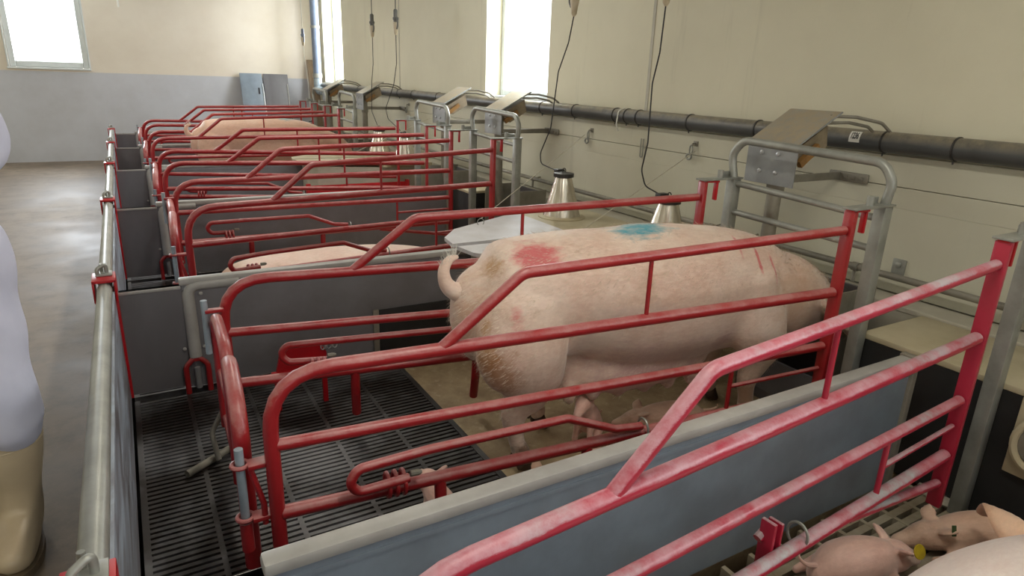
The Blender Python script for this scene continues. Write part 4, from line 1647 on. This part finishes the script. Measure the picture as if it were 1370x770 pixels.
def sow_lying(name, mt, tuck=True):
    """lies on its right side along +x; origin on floor; legs point to -y"""
    root = empty(name)
    bm = NB()
    prof = [(0.04, 0.15, 0.10, 0.12), (0.15, 0.19, 0.20, 0.185), (0.35, 0.21, 0.25, 0.205), (0.60, 0.215, 0.27, 0.212),
            (0.90, 0.21, 0.27, 0.208), (1.12, 0.20, 0.25, 0.198), (1.30, 0.185, 0.21, 0.18), (1.45, 0.165, 0.17, 0.155)]
    blob(bm, [(a, 0, b) for a, b, c, d in prof], [(c, d) for a, b, c, d in prof], 28)
    blob(bm, [(1.38, -0.01, 0.165), (1.55, -0.03, 0.14), (1.68, -0.06, 0.115), (1.80, -0.10, 0.085), (1.88, -0.13, 0.07)],
         [(0.16, 0.15), (0.14, 0.13), (0.105, 0.10), (0.065, 0.07), (0.055, 0.055)], 22)
    for z in (0.09, 0.25):
        blob(bm, [(0.24, -0.05, z), (0.30, -0.24, z), (0.20, -0.36, z * 0.8), (0.13, -0.47, z * 0.5 + 0.02)], [(0.13, 0.11), (0.09, 0.07), (0.045, 0.045), (0.035, 0.035)], 16, flat=(1, 0, 0))
        blob(bm, [(1.25, -0.05, z), (1.28, -0.22, z), (1.24, -0.34, z * 0.8), (1.22, -0.45, z * 0.5 + 0.02)], [(0.11, 0.09), (0.07, 0.06), (0.042, 0.042), (0.036, 0.036)], 16, flat=(1, 0, 0))
    for x in (0.45, 0.58, 0.71, 0.84, 0.97):
        for z in (0.10, 0.20):
            blob(bm, [(x, -0.24, z), (x, -0.285, z)], [0.04, 0.028], 10, flat=(1, 0, 0))
            blob(bm, [(x, -0.29, z), (x, -0.312, z)], [0.011, 0.008], 8, flat=(1, 0, 0))
    ear(bm, (1.56, 0.02, 0.25), (1.72, 0.06, 0.30), 0.14, 0.014)
    ear(bm, (1.58, -0.06, 0.22), (1.72, -0.12, 0.245), 0.13, 0.014)
    fuse('body', bm, mt, 0.014, 5, root)
    bm = NB()
    blob(bm, [(0.03, 0.03, 0.20), (-0.04, 0.05, 0.19), (-0.08, 0.03, 0.17), (-0.10, 0.0, 0.15)], [0.026, 0.02, 0.014, 0.008], 10)
    obj('tail', bm, mt, root)
    for z in (0.09, 0.25):
        for (x, y) in ((0.12, -0.49), (1.215, -0.48)):
            bm = NB()
            zz = z * 0.5 + 0.02
            for q in (-1, 1):
                blob(bm, [(x + q * 0.018, y + 0.01, zz), (x + q * 0.018, y - 0.035, zz)], [0.024, 0.015], 10, flat=(1, 0, 0))
            obj('hoof', bm, M['hoof'], root)
    bm = NB()
    blob(bm, [(1.735, -0.045, 0.185), (1.737, -0.045, 0.187)], [0.012, 0.012], 8)
    obj('eye', bm, M['ink'], root)
    return root


bristles([c for c in COL.objects if c.parent == sowB and c.name.startswith('body')][0], sowB, 26000, 5, 0.026)
sowC = sow_lying('sow', M['sow_plain'])
sowC.location = (0.40, 4.22, 0)
sowC.rotation_euler = (0, 0, R(2))
sowC.scale = (0.95, 0.98, 0.64)
tag(sowC, 'sow lying low on the slats, only her back showing over the grey divider', 'pig', 'sows in the crates')

# near sow, lower right corner: lies with her back to the camera side
sowA = sow_lying('sow', M['sow_pale'])
sowA.location = (0.64, 0.235, 0)
sowA.rotation_euler = (0, 0, R(9))
sowA.scale = (0.95, 1.0, 0.92)
tag(sowA, 'pale sow lying in the lower right corner, her smooth white side up', 'pig', 'sows in the crates')
snap = list(COL.objects)
hd = [c for c in kids(sowA, snap) if c.name.startswith('body')][0]
bm = NB()
blob(bm, [(1.44, 0.10, 0.22), (1.50, 0.15, 0.265), (1.55, 0.20, 0.265), (1.575, 0.235, 0.225)], [(0.03, 0.02), (0.045, 0.018), (0.036, 0.014), (0.014, 0.008)], 14)
ea = obj('ear_flap', bm, M['ear_skin'], sowA)
ea['label'] = 'ginger crusty ear flap'


# piglets
def piglet_mesh(pose):
    bm = NB()
    if pose == 'stand':
        blob(bm, [(0.02, 0, 0.125), (0.07, 0, 0.13), (0.15, 0, 0.128), (0.22, 0, 0.13), (0.27, 0, 0.135)], [(0.03, 0.035), (0.05, 0.056), (0.052, 0.06), (0.048, 0.053), (0.038, 0.042)], 16)
        blob(bm, [(0.26, 0, 0.14), (0.31, 0, 0.15), (0.355, 0, 0.138), (0.385, 0, 0.13)], [(0.038, 0.040), (0.040, 0.040), (0.024, 0.024), (0.019, 0.018)], 14)
        for s in (-1, 1):
            blob(bm, [(0.07, s * 0.028, 0.11), (0.075, s * 0.03, 0.07), (0.055, s * 0.03, 0.05), (0.06, s * 0.03, 0.012)], [(0.028, 0.034), (0.018, 0.022), (0.011, 0.012), (0.010, 0.011)], 10)
            blob(bm, [(0.225, s * 0.028, 0.11), (0.225, s * 0.03, 0.06), (0.225, s * 0.03, 0.012)], [(0.026, 0.03), (0.013, 0.014), (0.010, 0.011)], 10)
            ear(bm, (0.295, s * 0.026, 0.18), (0.27, s * 0.055, 0.215), 0.045, 0.006)
    elif pose == 'sit':
        blob(bm, [(0.03, 0, 0.05), (0.07, 0, 0.085), (0.11, 0, 0.14), (0.14, 0, 0.185)], [(0.048, 0.045), (0.056, 0.055), (0.050, 0.050), (0.036, 0.038)], 16)
        blob(bm, [(0.14, 0, 0.20), (0.17, 0, 0.215), (0.215, 0, 0.205), (0.245, 0, 0.195)], [(0.036, 0.036), (0.038, 0.038), (0.024, 0.024), (0.018, 0.018)], 14)
        for s in (-1, 1):
            blob(bm, [(0.06, s * 0.035, 0.055), (0.10, s * 0.045, 0.03), (0.13, s * 0.045, 0.012)], [(0.03, 0.034), (0.016, 0.018), (0.010, 0.011)], 10)
            blob(bm, [(0.13, s * 0.028, 0.14), (0.15, s * 0.03, 0.07), (0.155, s * 0.03, 0.012)], [(0.024, 0.028), (0.013, 0.014), (0.010, 0.011)], 10)
            ear(bm, (0.15, s * 0.026, 0.245), (0.115, s * 0.055, 0.275), 0.045, 0.006)
    else:  # lying
        blob(bm, [(0.02, 0, 0.045), (0.07, 0, 0.058), (0.15, 0, 0.06), (0.22, 0, 0.055), (0.26, 0, 0.05)], [(0.035, 0.035), (0.056, 0.052), (0.060, 0.055), (0.052, 0.05), (0.04, 0.04)], 16)
        blob(bm, [(0.25, 0, 0.05), (0.30, 0, 0.05), (0.345, 0, 0.04), (0.375, 0, 0.032)], [(0.040, 0.038), (0.040, 0.038), (0.025, 0.024), (0.019, 0.018)], 14)
        for s in (-1, 1):
            blob(bm, [(0.07, s * 0.04, 0.04), (0.04, s * 0.06, 0.02), (0.0, s * 0.06, 0.014)], [(0.026, 0.03), (0.014, 0.016), (0.010, 0.011)], 10)
            blob(bm, [(0.22, s * 0.035, 0.04), (0.26, s * 0.055, 0.02), (0.30, s * 0.055, 0.012)], [(0.022, 0.026), (0.013, 0.014), (0.010, 0.011)], 10)
            ear(bm, (0.285, s * 0.026, 0.08), (0.26, s * 0.06, 0.105), 0.045, 0.006)
    return bm


def add_piglet_parts(root, pose, mt):
    fuse('body', piglet_mesh(pose), mt, 0.005, 3, root)
    bm = NB()
    z = {'stand': 0.15, 'sit': 0.05, 'lie': 0.07}[pose]
    blob(bm, [(0.0, 0, z), (-0.03, 0.004, z + 0.005), (-0.05, 0.012, z + 0.02), (-0.045, 0.02, z + 0.035)], [0.007, 0.005, 0.0035, 0.002], 8)
    obj('tail', bm, mt, root)


PIG = {}
plist = [
    # pose, x, y, heading deg, scale, mat, label, group
    ('stand', 0.71, 1.42, 88, 0.92, 'piglet', 'piglet standing on the slats by the leg of the red lower rail'),
    ('sit', 1.55, 1.90, 215, 0.95, 'piglet', 'piglet rearing its snout towards the udder under the standing sow'),
    ('lie', 1.38, 1.58, 170, 1.0, 'piglet_brown', 'piglet lying just behind the hind hoof of the standing sow'),
    ('lie', 1.66, 1.68, 195, 1.05, 'piglet', 'piglet lying under the ringed red bar, second from the hind hoof'),
    ('lie', 1.84, 1.555, 182, 1.05, 'piglet_brown', 'brownish piglet lying against the near divider, half hidden by the cap rail'),
    ('lie', 2.00, 1.72, 160, 1.05, 'piglet_brown', 'piglet lying beside the front leg of the standing sow'),
]
for pose, x, y, hd_, s, mk, lb in plist:
    key = (pose, mk)
    if key not in PIG:
        p = empty('piglet')
        add_piglet_parts(p, pose, M[mk])
        PIG[key] = p
    else:
        p = copy_tree(PIG[key])
    p.location = (x, y, 0.0)
    p.rotation_euler = (0, 0, R(hd_))
    p.scale = (s, s, s)
    tag(p, lb, 'piglet', 'piglets in the pen of the standing sow')
# two larger piglets beside the near sow
p = empty('piglet')
add_piglet_parts(p, 'lie', M['piglet'])
p.location = (1.57, 0.87, 0.0)
p.rotation_euler = (0, 0, R(-14))
p.scale = (1.0, 1.15, 1.3)
tag(p, 'pink piglet with a yellow ear tag, its rump toward the camera', 'piglet', 'piglets beside the pale sow')
bm = NB()
lathe(bm, [(0.017, 0.0), (0.018, 0.002), (0.017, 0.004)], 20)
tg = obj('ear_tag', bm, M['tag_yellow'], p, loc=(0.30, -0.055, 0.10), rot=(R(62), R(-20), 0))
p = empty('piglet')
add_piglet_parts(p, 'lie', M['piglet_brown'])
p.location = (2.35, 0.65, 0.0)
p.rotation_euler = (0, 0, R(152))
p.scale = (1.15, 1.15, 1.2)
tag(p, 'brownish piglet with a green ear tag lying under the sow head', 'piglet', 'piglets beside the pale sow')
bm = NB()
box(bm, (-0.006, -0.001, -0.014), (0.006, 0.002, 0.014), bev=0.001)
obj('ear_tag', bm, M['tag_green'], p, loc=(0.27, 0.055, 0.105), rot=(R(20), 0, 0))

root = empty('drinker_bowl', (2.386, 0.73, 0.36))
tag(root, 'pale plate with a round drinking bowl right of the near crate post', 'drinker')
bm = NB()
box(bm, (-0.012, -0.13, -0.14), (0.0, 0.05, 0.13), bev=0.004)
obj('back_plate', bm, M['cream_pl'], root)
bm = NB()
ring = [Vector((-0.03, -0.035 + 0.07 * cos(t), -0.01 + 0.085 * sin(t))) for t in [2 * pi * j / 24 for j in range(24)]]
tube(bm, ring, 0.012, seg=8, closed=True)
obj('bowl_rim', bm, M['cream_pl'], root)
bm = NB()
tube(bm, [(-0.0125, -0.035, -0.01), (-0.025, -0.035, -0.01)], 0.066, seg=24)
obj('bowl', bm, M['galv_dull'], root)

# perforated cream plate near the near crate head
bm = NB()
N = 40
outer = [(0.095 * cos(2 * pi * i / N) * 1.1, 0.08 * sin(2 * pi * i / N)) for i in range(N)]
lathe(bm, [(0.10, 0.0), (0.105, 0.01), (0.10, 0.022), (0.085, 0.026), (0.07, 0.02)], 28)
o = obj('feed_dish', bm, M['ledge'], loc=(2.45, 0.93, 0.0))
tag(o, 'small pale round dish with holes on the floor behind the near crate post', 'dish')
bm = NB()
for i in range(6):
    a = 2 * pi * i / 6
    lathe(bm, [(0.014, 0.0), (0.014, 0.003)], 10, (0.05 * cos(a), 0.05 * sin(a), 0.021))
obj('hole', bm, M['pipe_dark'], o)

# grimy rod with a syringe-like nozzle on the slats near the gate
bm = NB()
tube(bm, [(0.04, 2.30, 0.012), (0.16, 2.38, 0.014), (0.24, 2.42, 0.03)], 0.014, 0.02, 10)
tube(bm, [(0.15, 2.33, 0.02), (0.14, 2.40, 0.10), (0.19, 2.43, 0.17), (0.23, 2.40, 0.20)], 0.010, 0.04, 10)
tag(obj('bent_rod', bm, M['galv_dull']), 'bent dirty steel rod lying on the slats beside the red rear gate', 'rod')

# ================================================================= PERSON at the left edge
per = empty('person', (-0.47, 2.18, 0))
tag(per, 'person in lilac-white overalls and beige rubber boots, cut by the left edge', 'person')
bm = NB()
lx, rx = 0.045, -0.25     # leg centres relative to root (near one is in view)
blob(bm, [(-0.10, 0.02, 1.62), (-0.10, 0.0, 1.70), (-0.10, 0.0, 1.76)], [(0.075, 0.095), (0.085, 0.105), (0.07, 0.085)], 20, flat=(1, 0, 0))
blob(bm, [(-0.10, 0.02, 1.40), (-0.10, 0.015, 1.56)], [0.06, 0.055], 16, flat=(1, 0, 0))
blob(bm, [(-0.10, 0.03, 0.92), (-0.10, 0.03, 1.10), (-0.10, 0.03, 1.30), (-0.10, 0.03, 1.42)], [(0.16, 0.11), (0.14, 0.10), (0.17, 0.115), (0.15, 0.09)], 22, flat=(1, 0, 0))
blob(bm, [(-0.10, -0.095, 1.665), (-0.10, -0.12, 1.65)], [0.018, 0.014], 10, flat=(1, 0, 0))          # nose
for s in (-1, 1):
    blob(bm, [(-0.10 + s * 0.085, 0.01, 1.69), (-0.10 + s * 0.09, 0.015, 1.65)], [(0.008, 0.022), (0.006, 0.014)], 10, flat=(1, 0, 0))
for x in (lx, rx):
    blob(bm, [(x * 0.8 - 0.02, 0.03, 0.92), (x, 0.02, 0.70), (x, 0.0, 0.48), (x, 0.03, 0.28), (x, 0.03, 0.08), (x, -0.06, 0.05), (x, -0.14, 0.035)],
         [0.09, 0.075, 0.058, 0.052, 0.038, 0.036, 0.03], 18, flat=(1, 0, 0))
arms = {1: [(0.06, 0.03, 1.41), (0.105, 0.07, 1.28), (0.11, 0.06, 1.16), (0.06, -0.10, 1.15), (0.0, -0.22, 1.17)],
        -1: [(-0.27, 0.03, 1.41), (-0.33, 0.06, 1.25), (-0.34, 0.05, 1.14), (-0.26, -0.12, 1.14), (-0.17, -0.24, 1.17)]}
for s, a in arms.items():
    blob(bm, a, [0.052, 0.045, 0.04, 0.036, 0.028], 14)
    h = Vector(a[-1])
    d = (Vector(a[-1]) - Vector(a[-2])).normalized()
    sd = Vector((0, 0, 1))
    blob(bm, [h, h + d * 0.05, h + d * 0.09], [(0.022, 0.03), (0.018, 0.04), (0.014, 0.036)], 12)
    for i, ln in enumerate((0.062, 0.074, 0.068, 0.052)):
        b0 = h + d * 0.085 + sd * (0.028 - i * 0.019)
        bend = Vector((-s * 0.35, -0.1, 0))
        blob(bm, [b0, b0 + d * ln * 0.45, b0 + d * ln * 0.75 + bend * ln * 0.4, b0 + d * ln * 0.9 + bend * ln * 0.9], [0.009, 0.0085, 0.008, 0.007], 8)
    b0 = h + d * 0.025 + sd * 0.03
    blob(bm, [b0, b0 + d * 0.03 + sd * 0.022, b0 + d * 0.062 + sd * 0.028], [0.011, 0.010, 0.008], 8)
fuse('body', bm, M['skin'], 0.007, 3, per)
bm = NB()
blob(bm, [(-0.10, 0.03, 1.72), (-0.10, 0.02, 1.775)], [(0.092, 0.108), (0.078, 0.09)], 18, flat=(1, 0, 0))
obj('hair', bm, M['hair'], per)
bm = NB()
blob(bm, [(-0.122, -0.083, 1.617), (-0.10, -0.092, 1.615), (-0.078, -0.083, 1.617)], [(0.006, 0.006), (0.010, 0.008), (0.006, 0.006)], 10)
obj('mouth', bm, M['piglet'], per)
for s in (-1, 1):
    bm = NB()
    blob(bm, [(-0.10 + s * 0.03, -0.092, 1.695), (-0.10 + s * 0.03, -0.094, 1.695)], [0.009, 0.009], 8)
    obj('eye', bm, M['ink'], per)
bm = NB()
blob(bm, [(-0.10, 0.03, 0.86), (-0.10, 0.03, 1.08), (-0.10, 0.03, 1.30), (-0.10, 0.03, 1.44)], [(0.235, 0.165), (0.21, 0.15), (0.215, 0.145), (0.17, 0.11)], 26, flat=(1, 0, 0))
for x in (lx, rx):
    blob(bm, [(x * 0.75 - 0.03, 0.03, 0.92), (x - 0.01, 0.02, 0.72), (x, 0.0, 0.52), (x + 0.012, 0.02, 0.40)],
         [(0.150, 0.15), (0.125, 0.13), (0.108, 0.115), (0.108, 0.115)], 22, flat=(1, 0, 0))
for s, a in arms.items():
    blob(bm, a[:4] + [tuple(Vector(a[3]).lerp(Vector(a[4]), 0.75))], [0.082, 0.078, 0.076, 0.062, 0.05], 16)
cv = fuse('coverall', bm, M['coverall'], 0.010, 4, per)
# soft folds
for v in cv.data.vertices:
    c_ = v.co
    v.co += v.normal * (0.005 * sin(c_.x * 40 + c_.z * 9 + 2 * sin(c_.z * 7)) + 0.003 * sin(c_.z * 34 + c_.x * 25))
for x in (lx, rx):
    bm = NB()
    # shaft, ankle and foot as one rubber boot
    blob(bm, [(x, 0.03, 0.37), (x, 0.03, 0.28), (x, 0.03, 0.17), (x, 0.02, 0.09), (x, -0.03, 0.065), (x, -0.12, 0.055), (x, -0.18, 0.048)],
         [(0.100, 0.108), (0.090, 0.100), (0.068, 0.080), (0.062, 0.078), (0.058, 0.062), (0.056, 0.048), (0.048, 0.036)], 24, flat=(1, 0, 0))
    bt = fuse('rubber_boot', bm, M['boot'], 0.008, 3, per)
    bm = NB()
    N = 28
    sole = []
    for i in range(N):
        t = 2 * pi * i / N
        yy = -0.075 + 0.155 * cos(t)
        w_ = 0.060 - 0.010 * cos(t)
        sole.append((x + w_ * sin(t), yy))
    prism(bm, sole, 0.0, 0.024)
    obj('sole', bm, M['boot_sole'], bt)
    bm = NB()
    ring = [Vector((x + 0.103 * cos(2 * pi * j / 24), 0.03 + 0.111 * sin(2 * pi * j / 24), 0.385)) for j in range(24)]
    tube(bm, ring, 0.006, seg=8, closed=True)
    ring = [Vector((x + 0.094 * cos(2 * pi * j / 24), 0.03 + 0.103 * sin(2 * pi * j / 24), 0.33)) for j in range(24)]
    tube(bm, ring, 0.003, seg=8, closed=True)
    obj('boot_rim', bm, M['boot'], bt)

# unseen ceiling lamps added for fill light, in fluorescent housings
f0 = None
LAMPS = ('in the middle of the ceiling over the near crates', 'over the middle of the crate row', 'over the far crates', 'over the aisle near the camera', 'over the far end of the aisle')
for k, (x, y) in enumerate(((0.9, 0.6), (0.9, 4.6), (0.9, 8.6), (-1.4, 1.5), (-1.4, 7.0))):
    f_ = empty('added_ceiling_lamp', (x, y, ZC))
    tag(f_, 'unseen fluorescent lamp added for fill light ' + LAMPS[k], 'ceiling lamp', 'added fill lamps on the ceiling')
    bm = NB()
    box(bm, (-0.07, -0.75, -0.06), (0.07, 0.75, -0.001), bev=0.01)
    obj('housing', bm, M['ceiling'], f_)
    area('fill_light', (x, y, ZC - 0.07), (0, 0, R(90)), 1.4, 0.12, 24 if x > 0 else (6 if y < 3 else 18), (1.0, 0.94, 0.83))
